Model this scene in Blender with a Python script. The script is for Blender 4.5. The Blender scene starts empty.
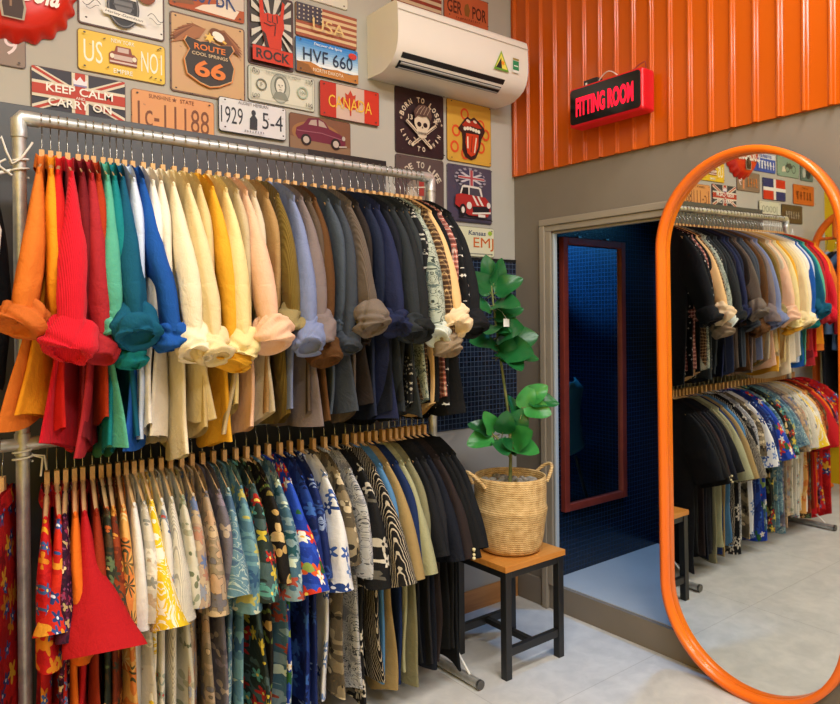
import bpy, math, random
import numpy as np
from mathutils import Vector, Matrix
PI = math.pi
S = bpy.context.scene
COL = S.collection
# ------------------------------------------------------------------ helpers
def srgb(h):
    h = h.lstrip('#'); c = [int(h[i:i+2], 16)/255 for i in (0, 2, 4)]
    return tuple(x/12.92 if x <= .04045 else ((x+.055)/1.055)**2.4 for x in c) + (1,)

class NT:
    """tiny node-tree writer"""
    def __init__(s, name):
        s.m = bpy.data.materials.new(name); s.m.use_nodes = True
        s.t = s.m.node_tree; s.N = s.t.nodes; s.L = s.t.links
        s.b = s.N['Principled BSDF']; s._oc = None
    def node(s, typ, ins=(), **kw):
        n = s.N.new(typ)
        for k, v in kw.items(): setattr(n, k, v)
        for i, v in (ins.items() if isinstance(ins, dict) else enumerate(ins)):
            if v is None: continue
            s.put(n.inputs[i], v)
        return n
    def put(s, sock, v):
        if isinstance(v, bpy.types.NodeSocket): s.L.new(v, sock)
        else:
            if sock.type == 'RGBA' and isinstance(v, str): v = srgb(v)
            sock.default_value = v
    def math(s, op, a, b=None, c=None):
        return s.node('ShaderNodeMath', [a, b, c], operation=op).outputs[0]
    def vmath(s, op, a, b=None):
        n = s.node('ShaderNodeVectorMath', [a, b], operation=op)
        return n.outputs['Value'] if op in ('LENGTH', 'DOT_PRODUCT') else n.outputs[0]
    def oc(s):
        if s._oc is None: s._oc = s.node('ShaderNodeTexCoord').outputs['Object']
        return s._oc
    def noise(s, vec, scale, detail=2, rough=.5, dist=0, col=False):
        n = s.node('ShaderNodeTexNoise', {'Vector': vec, 'Scale': scale, 'Detail': detail, 'Roughness': rough, 'Distortion': dist})
        return n.outputs[1 if col else 0]
    def mix(s, f, a, b, mode='MIX'):
        n = s.node('ShaderNodeMix', data_type='RGBA', blend_type=mode)
        s.put(n.inputs[0], f); s.put(n.inputs[6], a); s.put(n.inputs[7], b)
        return n.outputs[2]
    def ramp(s, f, stops, const=False):
        n = s.node('ShaderNodeValToRGB', [f]); r = n.color_ramp
        if const: r.interpolation = 'CONSTANT'
        while len(r.elements) < len(stops): r.elements.new(.5)
        for e, (p, c) in zip(r.elements, stops):
            e.position = p; e.color = srgb(c) if isinstance(c, str) else c
        return n.outputs[0]
    def bump(s, h, strength=.3, dist=.01):
        s.L.new(s.node('ShaderNodeBump', {'Strength': strength, 'Distance': dist, 'Height': h}).outputs[0], s.b.inputs['Normal'])
    def done(s, col=None, rough=.5, metal=0, spec=None, **kw):
        if col is not None: s.put(s.b.inputs['Base Color'], col)
        s.put(s.b.inputs['Roughness'], rough); s.put(s.b.inputs['Metallic'], metal)
        if spec is not None: s.put(s.b.inputs['Specular IOR Level'], spec)
        for k, v in kw.items(): s.put(s.b.inputs[k.replace('_', ' ')], v)
        return s.m

_flat = {}
def flat(h, rough=.5, metal=0, spec=.5):
    k = (h, rough, metal, spec)
    if k not in _flat: _flat[k] = NT('paint_' + h.strip('#')).done(h, rough, metal, spec)
    return _flat[k]

class MB:
    """collects geometry for ONE mesh object"""
    def __init__(s): s.v = []; s.f = []; s.mi = []; s.mats = []; s.n = 0; s.sm = []
    def midx(s, m):
        if m not in s.mats: s.mats.append(m)
        return s.mats.index(m)
    def add(s, v, f, m, smooth=True):
        v = np.asarray(v, float).reshape(-1, 3); k = s.midx(m)
        s.v.append(v); s.f += [tuple(int(i)+s.n for i in q) for q in f]
        s.mi += [k]*len(f); s.sm += [smooth]*len(f); s.n += len(v)
    def box(s, lo, hi, m):
        (a, b, c), (d, e, g) = lo, hi
        v = [(a,b,c),(d,b,c),(d,e,c),(a,e,c),(a,b,g),(d,b,g),(d,e,g),(a,e,g)]
        s.add(v, [(0,3,2,1),(4,5,6,7),(0,1,5,4),(1,2,6,5),(2,3,7,6),(3,0,4,7)], m, False)
    def grid(s, P, m, wrapu=False, wrapv=False, smooth=True):
        """P: (nv, nu, 3)"""
        nv, nu = P.shape[:2]; f = []
        for j in range(nv - (0 if wrapv else 1)):
            for i in range(nu - (0 if wrapu else 1)):
                a = j*nu+i; b = j*nu+(i+1) % nu; c = ((j+1) % nv)*nu+(i+1) % nu; d = ((j+1) % nv)*nu+i
                f.append((a, b, c, d))
        s.add(P.reshape(-1, 3), f, m, smooth)
    def tube(s, pts, r, m, n=10, caps=True, closed=False):
        pts = np.array(pts, float); k = len(pts); r = np.full(k, r) if np.isscalar(r) else np.array(r)
        T = np.zeros_like(pts)
        for i in range(k):
            if closed: T[i] = pts[(i+1) % k]-pts[i-1]
            else: T[i] = pts[min(i+1, k-1)]-pts[max(i-1, 0)]
        T /= np.linalg.norm(T, axis=1)[:, None]+1e-12
        u = np.cross(T[0], [0, 0, 1.]);
        if np.linalg.norm(u) < .1: u = np.cross(T[0], [0, 1., 0])
        P = np.zeros((k, n, 3)); th = np.arange(n)*2*PI/n
        for i in range(k):
            u = u-np.dot(u, T[i])*T[i]; u /= np.linalg.norm(u); w = np.cross(T[i], u)
            P[i] = pts[i]+r[i]*(np.cos(th)[:, None]*u+np.sin(th)[:, None]*w)
        s.grid(P, m, wrapu=True, wrapv=closed)
        if caps and not closed:
            s.add(P[0], [tuple(range(n))[::-1]], m, False); s.add(P[-1], [tuple(range(n))], m, False)
    def lathe(s, prof, m, c=(0, 0, 0), n=32):
        th = np.arange(n)*2*PI/n
        P = np.array([[(c[0]+r*math.cos(t), c[1]+r*math.sin(t), c[2]+z) for t in th] for r, z in prof])
        s.grid(P, m, wrapu=True)
    def poly(s, pts, m): s.add(pts, [tuple(range(len(pts)))], m, False)
    def prism(s, pts, d, m, smooth=False):
        """extrude a 3-D polygon along vector d"""
        pts = np.array(pts, float); k = len(pts); d = np.array(d, float)
        f = [tuple(range(k))[::-1], tuple(range(k, 2*k))]+[(i, (i+1) % k, k+(i+1) % k, k+i) for i in range(k)]
        s.add(np.vstack([pts, pts+d]), f, m, smooth)
    def merge(s, o):
        k = s.n; mp = [s.midx(m) for m in o.mats]
        s.v += o.v; s.f += [tuple(i+k for i in q) for q in o.f]; s.mi += [mp[i] for i in o.mi]; s.sm += o.sm; s.n += o.n
    def build(s, name, parent=None, loc=None, bevel=0, seg=2, auto=True):
        me = bpy.data.meshes.new(name)
        me.from_pydata(np.vstack(s.v).tolist(), [], s.f)
        for m in s.mats: me.materials.append(m)
        me.polygons.foreach_set('material_index', s.mi); me.polygons.foreach_set('use_smooth', s.sm)
        me.update()
        o = bpy.data.objects.new(name, me); COL.objects.link(o)
        if parent is not None: o.parent = parent
        if loc is not None: o.location = loc
        if bevel:
            b = o.modifiers.new('bevel', 'BEVEL'); b.width = bevel; b.segments = seg; b.limit_method = 'ANGLE'; b.angle_limit = .6
        return o

def tag(o, label=None, cat=None, group=None, kind=None):
    if label: o['label'] = label
    if cat: o['category'] = cat
    if group: o['group'] = group
    if kind: o['kind'] = kind
    return o
def thing(name, label, cat, loc=(0, 0, 0), rz=0, group=None):
    o = bpy.data.objects.new(name, None); COL.objects.link(o)
    o.location = loc; o.rotation_euler = (0, 0, rz); o.empty_display_size = .1
    return tag(o, label, cat, group)
def struct(o, label=None):
    return tag(o, label, None, None, 'structure')
def copy_tree(o, parent=None):
    c = o.copy(); COL.objects.link(c)
    if parent is not None: c.parent = parent
    for ch in list(o.children): copy_tree(ch, c)
    return c
def boxobj(name, lo, hi, m, parent=None, bevel=0):
    b = MB(); b.box(lo, hi, m); return b.build(name, parent, bevel=bevel)

# ------------------------------------------------------------------ camera
f_px, yaw, pitch, roll, cx, cy = 712.35, .6609, -.0045, -.0091, -2.5536, -2.5104
F = Vector((math.sin(yaw)*math.cos(pitch), math.cos(yaw)*math.cos(pitch), math.sin(pitch)))
r0 = Vector((math.cos(yaw), -math.sin(yaw), 0)); u0 = r0.cross(F)
rr = math.cos(roll)*r0+math.sin(roll)*u0; uu = -math.sin(roll)*r0+math.cos(roll)*u0
cd = bpy.data.cameras.new('camera'); cam = bpy.data.objects.new('camera', cd); COL.objects.link(cam)
M = Matrix.Identity(4)
for i in range(3): M[i][0], M[i][1], M[i][2] = rr[i], uu[i], -F[i]
M.translation = (cx, cy, 1.38); cam.matrix_world = M
cd.sensor_width = 36; cd.lens = f_px*36/840; cd.shift_y = -30/840; cd.clip_start = .02
S.camera = cam

# ------------------------------------------------------------------ base materials
def m_noise(name, c1, c2, scale, rough=.6, spec=.5, bump=0, detail=4):
    n = NT(name); f = n.noise(n.oc(), scale, detail)
    if bump: n.bump(n.noise(n.oc(), scale*12, 2), bump, .004)
    return n.done(n.ramp(f, [(.3, c1), (.7, c2)]), rough, 0, spec)
M_wallA = m_noise('warm_grey_paint', '#aeaaa1', '#b9b5ac', 1.6, .75, .25, .08)
M_wallB = m_noise('taupe_paint', '#766d63', '#82796e', 2.2, .6, .3, .08)
M_wallLow = m_noise('cool_grey_paint', '#9a9b9c', '#a7a8a9', 2, .6, .3)
M_yellow = m_noise('yellow_paint', '#e8c515', '#f0cf22', 2, .6, .3)
M_ceil = m_noise('ceiling_paint', '#cfcac2', '#d8d3cb', 2, .8, .2)
M_orange = m_noise('orange_gloss_paint', '#be5206', '#c55808', 1.2, .2, .5)
M_orange_fr = m_noise('orange_frame_paint', '#ec6a12', '#f07418', 3, .28, .5)
M_board = m_noise('dark_grey_board', '#46494d', '#4e5155', 1.2, .34, .5)
M_black = flat('#17181a', .42)
M_blackm = flat('#131416', .5)
M_white = m_noise('white_plastic', '#e6e1d8', '#eae5dc', 3, .3, .5)
M_trim = m_noise('door_trim_paint', '#8f8577', '#9a9082', 3, .5, .3)
M_jamb = m_noise('pale_jamb', '#a9b3bd', '#b5bfc8', 3, .4, .4)
M_redbrown = m_noise('red_brown_wood', '#6e2a22', '#7d342a', 12, .4, .4)

def m_mosaic(name, tile1, tile2, grout, size, axes):
    n = NT(name); sp = n.node('ShaderNodeSeparateXYZ', [n.oc()])
    cv = n.node('ShaderNodeCombineXYZ', [sp.outputs[axes[0]], sp.outputs[axes[1]], 0.0]).outputs[0]
    b = n.node('ShaderNodeTexBrick', {'Vector': cv, 'Color1': tile1, 'Color2': tile2, 'Mortar': grout, 'Scale': 1.0, 'Mortar Size': size*.06,
        'Mortar Smooth': .1, 'Bias': 0.0, 'Brick Width': size, 'Row Height': size}, offset=0.0, squash=1.0)
    n.bump(b.outputs['Fac'], -.4, .002)
    return n.done(b.outputs['Color'], .22, 0, .5)
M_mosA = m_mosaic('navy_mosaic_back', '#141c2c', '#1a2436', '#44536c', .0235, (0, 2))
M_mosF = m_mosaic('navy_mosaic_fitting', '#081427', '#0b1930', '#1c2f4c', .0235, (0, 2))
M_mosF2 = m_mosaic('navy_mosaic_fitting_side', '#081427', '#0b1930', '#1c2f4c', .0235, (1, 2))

def m_floor(name):
    n = NT(name); o = n.oc()
    a = n.noise(o, 2.2, 6, .62, 1.2); b = n.noise(o, 14, 4, .6, .5)
    c = n.ramp(a, [(.3, '#bbbbb9'), (.55, '#cccbc8'), (.75, '#d6d4d0')])
    c = n.mix(.35, c, n.ramp(b, [(.35, '#a9a8a6'), (.65, '#d0cdc7')]))
    br = n.node('ShaderNodeTexBrick', {'Vector': o, 'Color1': (1,1,1,1), 'Color2': (.97,.97,.97,1), 'Mortar': (.74,.73,.72,1), 'Scale': 1.0, 'Mortar Size': .0018,
        'Mortar Smooth': .3, 'Brick Width': .8, 'Row Height': .8}, offset=0.0)
    c = n.mix(1.0, c, br.outputs['Color'], 'MULTIPLY')
    n.bump(b, .06, .003)
    return n.done(c, n.math('MULTIPLY_ADD', b, .25, .32), 0, .4)
M_floor = m_floor('pale_stone_floor')
def m_wood(name, c1, c2, ax=0, scale=1.0, rough=.45):
    n = NT(name)
    st = [28.0, 28.0, 28.0]; st[ax] = 2.5
    v = n.vmath('MULTIPLY', n.oc(), tuple(x*scale for x in st))
    f = n.noise(v, 1.0, 4, .6, .6)
    return n.done(n.ramp(f, [(.3, c1), (.7, c2)]), rough, 0, .4)
M_woodtop = m_wood('honey_wood', '#b9742c', '#d08e42', 0, 1.2, .4)
M_hang = m_wood('pale_hanger_wood', '#d2a268', '#e2b77f', 1, 1.5, .45)
M_basewood = m_wood('brown_orange_base_tile', '#9c6a3c', '#b98450', 0, .8, .4)
M_galv = NT('galvanised_pipe'); _f = M_galv.noise(M_galv.oc(), 30, 3)
M_galv = M_galv.done(M_galv.ramp(_f, [(.3, '#a9aaa8'), (.7, '#cfcfcb')]), .42, .65)
M_wire = flat('#9b9a96', .25, 1.0)
M_cord = m_noise('white_cord', '#d6d3cb', '#e4e1d9', 40, .7, .2)

# mirror glass
M_mirror = NT('mirror_silver').done('#e4e8e6', .015, 1.0)
M_mirror_dk = NT('fitting_mirror_silver').done('#c8d4dc', .03, 1.0)

# ------------------------------------------------------------------ setting
XL, YF, ZC = -3.4, -5.2, 3.3
boxobj('floor', (XL-.1, YF-.1, -.12), (.12, .1, 0), M_floor); struct(bpy.data.objects['floor'])
boxobj('ceiling', (XL-.1, YF-.1, ZC), (.12, .1, ZC+.1), M_ceil); struct(bpy.data.objects['ceiling'])
wa = MB(); wa.box((XL-.1, 0, .88), (.12, .12, ZC), M_wallA); wa.box((XL-.1, 0, 0), (.12, .12, .88), M_wallLow)
struct(wa.build('wall_back'))
wm = MB(); wm.box((-.77, -.006, .865), (0, 0, 1.655), M_mosA); wm.box((-.77, -.008, 1.655), (0, 0, 1.668), M_black); struct(wm.build('trim_1'))
D0, D1, DZ, SILL = -.245, -1.25, 1.785, .116
TW = .022
wb = MB()
wb.box((0, D0, 0), (TW, .12, ZC), M_wallB); wb.box((0, YF, 0), (TW, D1, ZC), M_wallB)
wb.box((0, D1, DZ), (TW, D0, ZC), M_wallB); wb.box((0, D1, 0), (TW, D0, SILL), M_wallB)
struct(wb.build('wall_right'))
struct(boxobj('wall_left', (XL-.1, YF, 0), (XL, 0, ZC), M_yellow))
struct(boxobj('wall_front', (XL-.1, YF-.1, 0), (.12, YF, ZC), M_wallA))
bb = MB(); bb.box((XL, -.012, 0), (0, 0, .098), M_basewood)
struct(bb.build('baseboard_back', bevel=.002))
b2 = MB(); b2.box((-.012, -.17, 0), (0, -.012, .13), M_wallB); struct(b2.build('baseboard_right', bevel=.004))
# door frame, two stepped bands
dr = MB()
dr.box((-.014, D0, SILL), (.0, -.212, DZ), M_trim); dr.box((-.022, -.212, 0), (.0, -.182, DZ+.028), M_trim)
dr.box((-.014, D1, DZ), (.0, -.212, DZ+.028), M_trim); dr.box((-.022, D1-.05, DZ+.028), (.0, -.182, DZ+.058), M_trim)
dr.box((0, D0-.012, SILL), (TW, D0, DZ), M_jamb); dr.box((0, D1, DZ-.012), (TW, D0, DZ), M_trim)
struct(dr.build('door_1', bevel=.003))
# fitting room behind the opening
FX, FY, FZ = .91, -.19, 2.35
M_ffloor = m_noise('fitting_floor', '#a6abae', '#b6babc', 3, .45, .4)
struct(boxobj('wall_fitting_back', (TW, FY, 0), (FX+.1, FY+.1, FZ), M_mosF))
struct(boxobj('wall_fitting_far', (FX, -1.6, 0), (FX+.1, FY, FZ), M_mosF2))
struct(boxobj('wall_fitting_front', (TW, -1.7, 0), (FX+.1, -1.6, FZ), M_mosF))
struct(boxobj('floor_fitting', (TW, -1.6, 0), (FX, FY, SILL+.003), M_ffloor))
struct(boxobj('ceiling_fitting', (TW, -1.7, FZ), (FX+.1, FY+.1, FZ+.08), M_wallLow))
# corrugated orange cladding above the opening
oc_ = MB(); per = .0858; prof = []
y = -.024+per*.28
k = 0
pts = [(-.013, 0.0)]
yy = -.024
while yy > -5.2:
    pts += [(-.013, yy+.011), (-.026, yy+.005), (-.026, yy-.005), (-.013, yy-.011)]; yy -= per
pts.append((-.013, -5.2))
zs_ = [2.078, ZC]
P = np.array([[(x, y_, z) for x, y_ in pts] for z in zs_]); oc_.grid(P, M_orange, smooth=False)
P2 = np.array([[(x if j else 0.0, y_, 2.078) for x, y_ in pts] for j in (0, 1)]); oc_.grid(P2, M_orange, smooth=False)
struct(oc_.build('trim_2', bevel=.003))

# ------------------------------------------------------------------ sign art
_txt = {}
def text_mesh(s, bold=0.0):
    k = (s, bold)
    if k not in _txt:
        cu = bpy.data.curves.new('t', 'FONT'); cu.body = s; cu.size = 1; cu.offset = bold; cu.resolution_u = 3
        o = bpy.data.objects.new('t', cu); COL.objects.link(o)
        bpy.context.view_layer.update(); dg = bpy.context.evaluated_depsgraph_get()
        me = bpy.data.meshes.new_from_object(o.evaluated_get(dg))
        v = np.array([q.co[:2] for q in me.vertices]).reshape(-1, 2); f = [tuple(q.vertices) for q in me.polygons]
        bpy.data.objects.remove(o); bpy.data.curves.remove(cu); bpy.data.meshes.remove(me)
        if len(v): v = v-v.min(0)
        _txt[k] = (v, f)
    return _txt[k]
class Art(MB):
    """flat printing on a plate: u right, v up, facing local -y"""
    def __init__(s, y0=0.0): super().__init__(); s.y = y0
    def up(s): s.y -= .0005; return s.y
    def P2(s, pts, m, closed=True):
        y = s.up(); s.add([(a, y, b) for a, b in pts], [tuple(range(len(pts)))], m, False)
    def rect(s, a, b, c, d, m): s.P2([(a, b), (c, b), (c, d), (a, d)], m)
    def ell(s, u, v, a, b, m, n=28, rot=0, a0=0, a1=2*PI):
        full = abs(a1-a0) > 6.28; th = [a0+(a1-a0)*i/(n if full else n-1) for i in range(n)]
        c, q = math.cos(rot), math.sin(rot)
        s.P2([(u+a*math.cos(t)*c-b*math.sin(t)*q, v+a*math.cos(t)*q+b*math.sin(t)*c) for t in th], m)
    def ring(s, u, v, a, b, w, m, n=36):
        y = s.up(); th = [2*PI*i/n for i in range(n)]
        P = np.array([[(u+(a-k)*math.cos(t), y, v+(b-k)*math.sin(t)) for t in th] for k in (0, w)]); s.grid(P, m, wrapu=True, smooth=False)
    def line(s, pts, w, m):
        y = s.up(); p = np.array(pts, float); k = len(p); T = np.gradient(p, axis=0); T /= np.linalg.norm(T, axis=1)[:, None]+1e-9
        Nn = np.stack([-T[:, 1], T[:, 0]], 1)*w/2; a = p+Nn; b = p-Nn
        v = [(q[0], y, q[1]) for q in a]+[(q[0], y, q[1]) for q in b]
        s.add(v, [(i, i+1, k+i+1, k+i) for i in range(k-1)], m, False)
    def star(s, u, v, r, m, n=5, k=.42, rot=PI/2):
        s.P2([(u+(r if i % 2 == 0 else r*k)*math.cos(rot+i*PI/n), v+(r if i % 2 == 0 else r*k)*math.sin(rot+i*PI/n)) for i in range(2*n)], m)
    def text(s, t, u, v, h, m, w=None, bold=0.0, shear=0, rot=0):
        """centred on (u,v); h = cap height"""
        q, f = text_mesh(t, bold); q = q.copy()
        if not len(q): return
        H = q[:, 1].max(); W = q[:, 0].max(); sy = h/H; sx = sy if w is None else w/W
        q = (q-[W/2, H/2])*[sx, sy]; q[:, 0] += q[:, 1]*shear
        c, d = math.cos(rot), math.sin(rot); y = s.up()
        s.add([(u+a*c-b*d, y, v+a*d+b*c) for a, b in q], f, m, False)
    def arc(s, t, u, v, r, a0, a1, h, m, bold=0.0, wc=None, inner=False):
        """letters around an arc, angles in degrees measured from +u"""
        k = len(t)
        for i, ch in enumerate(t):
            if ch == ' ': continue
            a = math.radians(a0+(a1-a0)*i/max(k-1, 1))
            s.text(ch, u+r*math.cos(a), v+r*math.sin(a), h, m, (wc*.42 if ch == 'I' and wc else wc), bold, rot=a+(PI/2 if inner else -PI/2))

def m_tin(name, h, rust='#5b3a26', amt=.62, rough=.42):
    n = NT(name); o = n.oc(); a = n.noise(o, 26, 5, .65)
    c = n.mix(n.ramp(a, [(amt, (0, 0, 0, 1)), (amt+.05, (1, 1, 1, 1))]), h, rust)
    c = n.mix(.12, c, n.noise(o, 9, 3, col=True), 'OVERLAY')
    return n.done(c, rough, 0, .4)
def rrect(w, h, r, n=4):
    out = []
    for cx_, cz_, a in ((w/2-r, h/2-r, 0), (-w/2+r, h/2-r, 90), (-w/2+r, -h/2+r, 180), (w/2-r, -h/2+r, 270)):
        for i in range(n+1):
            t = math.radians(a+90*i/n); out.append((cx_+r*math.cos(t), cz_+r*math.sin(t)))
    return out
SIGN_GROUP = 'tin signs on the back wall'
def sign(name, label, x0, x1, z0, z1, face, edge='#4a352b', tilt=0, r=.012, rim=.006, lift=0, art=None, cat='sign', holes=True):
    w, h = x1-x0, z1-z0
    o = thing(name, label, cat, ((x0+x1)/2, -.001-lift, (z0+z1)/2), 0, SIGN_GROUP)
    o.rotation_euler = (0, tilt, 0)
    b = MB(); me = m_tin(name+'_edge', edge, '#2e211a', .6); b.prism([(a, 0, c) for a, c in rrect(w, h, r)], (0, -.004, 0), me)
    b.build('plate', o, bevel=.0012)
    fc = Art(-.0042); fm = m_tin(name+'_face', face, '#6b5446', .68) if isinstance(face, str) else face
    fc.P2(rrect(w-2*rim, h-2*rim, max(r-rim, .003)), fm)
    if art: art(fc, w-2*rim, h-2*rim)
    if holes:
        for sx in (-1, 1):
            for sz in (-1, 1): fc.ell(sx*(w/2-.02), sz*(h/2-.014), .004, .003, flat('#3a2d26'), 10)
    fc.build('printed_face', o)
    return o
C = lambda h: flat(h, .5, 0, .3)

def a_harley(a, w, h):
    br, dk, gy = C('#8a4b2c'), C('#3b3b3f'), C('#77777b')
    rg = random.Random(3)
    for sx in (-1, 1):
        for k in range(9):
            t = math.radians(28+k*13); L = .075+.02*math.sin(k)
            bx, bz = sx*.045, .035
            a.P2([(bx, bz), (bx+sx*L*math.cos(t-.12), bz+L*math.sin(t-.12)*.8-.02), (bx+sx*L*1.1*math.cos(t), bz+L*1.1*math.sin(t)*.8-.02), (bx+sx*L*math.cos(t+.12), bz+L*math.sin(t+.12)*.8-.02)], C('#8a4b2c' if k % 2 else '#a9623a'))
        a.ell(sx*.075, .0, .032, .03, br)
    a.ell(0, -.06, .052, .07, dk); a.ring(0, -.06, .049, .066, .004, gy); a.ell(0, -.05, .03, .035, gy)
    for k in range(4): a.rect(-.034, -.08+k*.02, .034, -.074+k*.02, C('#55555a'))
    a.P2([(-.07, -.075), (.07, -.085), (.075, -.105), (-.065, -.095)], C('#e6e2dc')); a.text('Harley-Davidson', .002, -.09, .011, dk, .12, 0, .2, -.07)
    a.P2([(-.04, -.012), (.04, -.018), (.042, -.034), (-.038, -.028)], C('#d9d5cf')); bars(a, -.03, .03, -.023, .008, dk, 7, 2)
    for sx in (-1, 1):
        a.line([(sx*.075+sx*.055*t, -.075+.012*math.sin(6*t)) for t in np.linspace(0, 1, 10)], .0022, dk)
        a.line([(sx*.08+sx*.04*t, -.088+.008*math.sin(5*t+1)) for t in np.linspace(0, 1, 10)], .0016, dk)
def a_us(a, w, h):
    wt = C('#f5f0dc'); a.text('US', -.094, .0, .072, wt, .058); a.text('NO1', .094, 0, .07, wt, .07)
    a.text('NEW YORK', 0, .05, .014, wt, .075, .01); a.text('EMPIRE', 0, -.05, .015, wt, .062, .01)
    b, g = C('#8d4b3a'), C('#c8b1a8')
    a.P2([(-.03, .01), (.03, .01), (.024, .034), (-.022, .034)], b); a.rect(-.018, .014, .018, .03, g)
    a.P2([(-.044, -.028), (.044, -.028), (.046, .004), (.036, .014), (-.036, .014), (-.046, .004)], b); a.rect(-.03, -.012, .03, .004, g)
    a.ell(-.036, -.002, .007, .008, C('#e8dcc8')); a.ell(.036, -.002, .007, .008, C('#e8dcc8')); a.rect(-.044, -.024, .044, -.018, C('#d8c0b4'))
    for u, v in ((-.06, .048), (.115, .05), (.09, -.05), (.105, -.052), (-.05, -.045)): a.ell(u, v, .005, .002, C('#5b4a2a'), 8, .6)
def flag_uk(a, w, h, blue='#3b3a44', red='#b8402f', wt='#d9cfba'):
    B, R_, W_ = C(blue), C(red), C(wt); a.rect(-w/2, -h/2, w/2, h/2, B)
    for sx in (-1, 1):
        for ww, m in ((.030, W_), (.012, R_)): a.P2([(-sx*(w/2-ww*.6), -h/2), (-sx*w/2, -h/2), (-sx*w/2, -h/2+ww*.5), (sx*(w/2-ww*.6), h/2), (sx*w/2, h/2), (sx*w/2, h/2-ww*.5)], m)
    a.rect(-w/2, -h*.19, w/2, h*.19, W_); a.rect(-w*.09, -h/2, w*.09, h/2, W_); a.rect(-w/2, -h*.12, w/2, h*.12, R_); a.rect(-w*.055, -h/2, w*.055, h/2, R_)
def a_keep(a, w, h):
    flag_uk(a, w, h); wt = C('#f1ece2')
    a.P2([(-.02, .03), (.02, .03), (.022, .05), (.011, .043), (0, .058), (-.011, .043), (-.022, .05)], C('#e6e0e8')); a.rect(-.02, .025, .02, .031, C('#8e86b0'))
    a.text('KEEP CALM', 0, .008, .027, wt, .2, .015); a.text('AND', 0, -.014, .009, wt, .028, .01); a.text('CARRY ON', 0, -.036, .027, wt, .19, .015)
def a_66(a, w, h):
    a0 = a; a = Art(a0.y)
    br, dk, og = C('#8c5534'), C('#3a332f'), C('#dd7a34')
    for sx, n_ in ((-1, 9), (1, 8)):
        for k in range(n_):
            t = k/(n_-1); bx, bz = sx*.02+sx*.05*t*.6, .075
            ang = math.radians(35+100*t) if sx > 0 else math.radians(145-95*t) 
            L = .06+.04*math.sin(PI*t)
            tip = (sx*(.055+.055*math.sin(t*PI*.62)), .088-.075*t) if sx > 0 else (-.055-.068*math.sin(t*PI*.6), .1-.085*t)
            a.P2([(sx*.01, .085), (sx*.05, .095-.01*t), tip, (sx*.03, .05)], C(['#8c5534', '#74452b', '#a26a44'][k % 3]))
    a.ell(.028, .07, .03, .02, C('#74452b'), rot=-.5)
    sh = [(-.07, .045), (-.078, .03), (-.062, .005), (-.078, -.03), (-.07, -.075), (-.03, -.098), (0, -.106), (.03, -.098), (.07, -.075), (.078, -.03), (.062, .005), (.078, .03), (.07, .045), (.03, .036), (0, .044), (-.03, .036)]
    a.P2([(u*1.06, v*1.05) for u, v in sh], og); a.P2([(u*1.03, v*1.025) for u, v in sh], C('#c9a878')); a.P2(sh, dk)
    a.ell(.028, .066, .021, .014, C('#ece6dc'), rot=-.5); a.P2([(.044, .058), (.056, .05), (.05, .045), (.04, .05)], C('#e0b050')); a.star(.0, .055, .018, C('#e8c060'), 6, .5)
    a.text('ROUTE', 0, .018, .02, og, .1, .02); a.text('COOL SPRINGS', 0, -.006, .011, C('#d8c09a'), .115, .01); a.text('66', 0, -.053, .056, og, .1, .03)
    for v, q in zip(a.v, range(len(a.v))): a.v[q] = (v-[0, 0, 0])*[1.16, 1, 1.08]+[0, 0, .012]
    a0.merge(a)
def a_bk(a, w, h):
    a.P2([(-w/2, -h/2), (w/2, -h/2), (w/2, -.025), (.06, -.03), (.02, -.005), (-.03, -.02), (-.08, -.005), (-w/2, -.03)], C('#b0562c'))
    a.P2([(-.05, -h/2+.008), (.1, -h/2+.004), (.12, -.03), (.05, -.02), (-.02, -.04)], C('#e6d6c4'))
    a.P2([(-.13, -h/2+.01), (-.05, -h/2+.02), (-.06, -.02), (-.13, -.01)], C('#8a5a3a')); a.text('Z67BK', .012, .0, .07, C('#3b4a78'), .19)
def a_rock(a, w, h):
    rd, dk, lt = C('#c8391f'), C('#3a2a26'), C('#cfcabf')
    a.rect(-w/2+.006, -.068, w/2-.006, h/2-.006, C('#45403c'))
    c0 = (0, .03)
    for k in range(22):
        t = 2*PI*k/22; r = .2
        def cl(p): return (max(-w/2+.006, min(w/2-.006, p[0])), max(-.068, min(h/2-.006, p[1])))
        a.P2([c0, cl((c0[0]+r*math.cos(t-.07), c0[1]+r*math.sin(t-.07))), cl((c0[0]+r*math.cos(t+.07), c0[1]+r*math.sin(t+.07)))], lt)
    a.P2([(-.03, -.07), (.036, -.07), (.038, -.02), (.05, .02), (.046, .05), (.052, .11), (.042, .118), (.032, .06), (.018, .066), (0, .06), (-.02, .062), (-.034, .055), (-.042, .118), (-.055, .115), (-.052, .03), (-.044, -.01)], rd)
    for pts in ([(-.02, .056), (-.02, .03), (-.005, .028)], [(0, .056), (0, .03), (.015, .026)], [(.018, .058), (.02, .03)], [(-.036, .02), (-.01, .014), (.012, .022), (.008, -.02)]): a.line(pts, .004, dk)
    a.P2([(-.044, -.01), (-.03, -.07), (-.015, -.07), (-.03, -.02)], dk)
    a.rect(-w/2+.006, -h/2+.006, w/2-.006, -.072, rd); a.text('ROCK', 0, -.1, .038, dk, .14, .03)
def a_1c(a, w, h):
    m = C('#7a4a30'); a.text('1c-11188', .0, -.01, .085, m, .25); a.text('SUNSHINE', -.05, .054, .014, m, .075); a.star(0, .054, .009, m); a.text('STATE', .045, .054, .014, m, .05)
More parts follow.
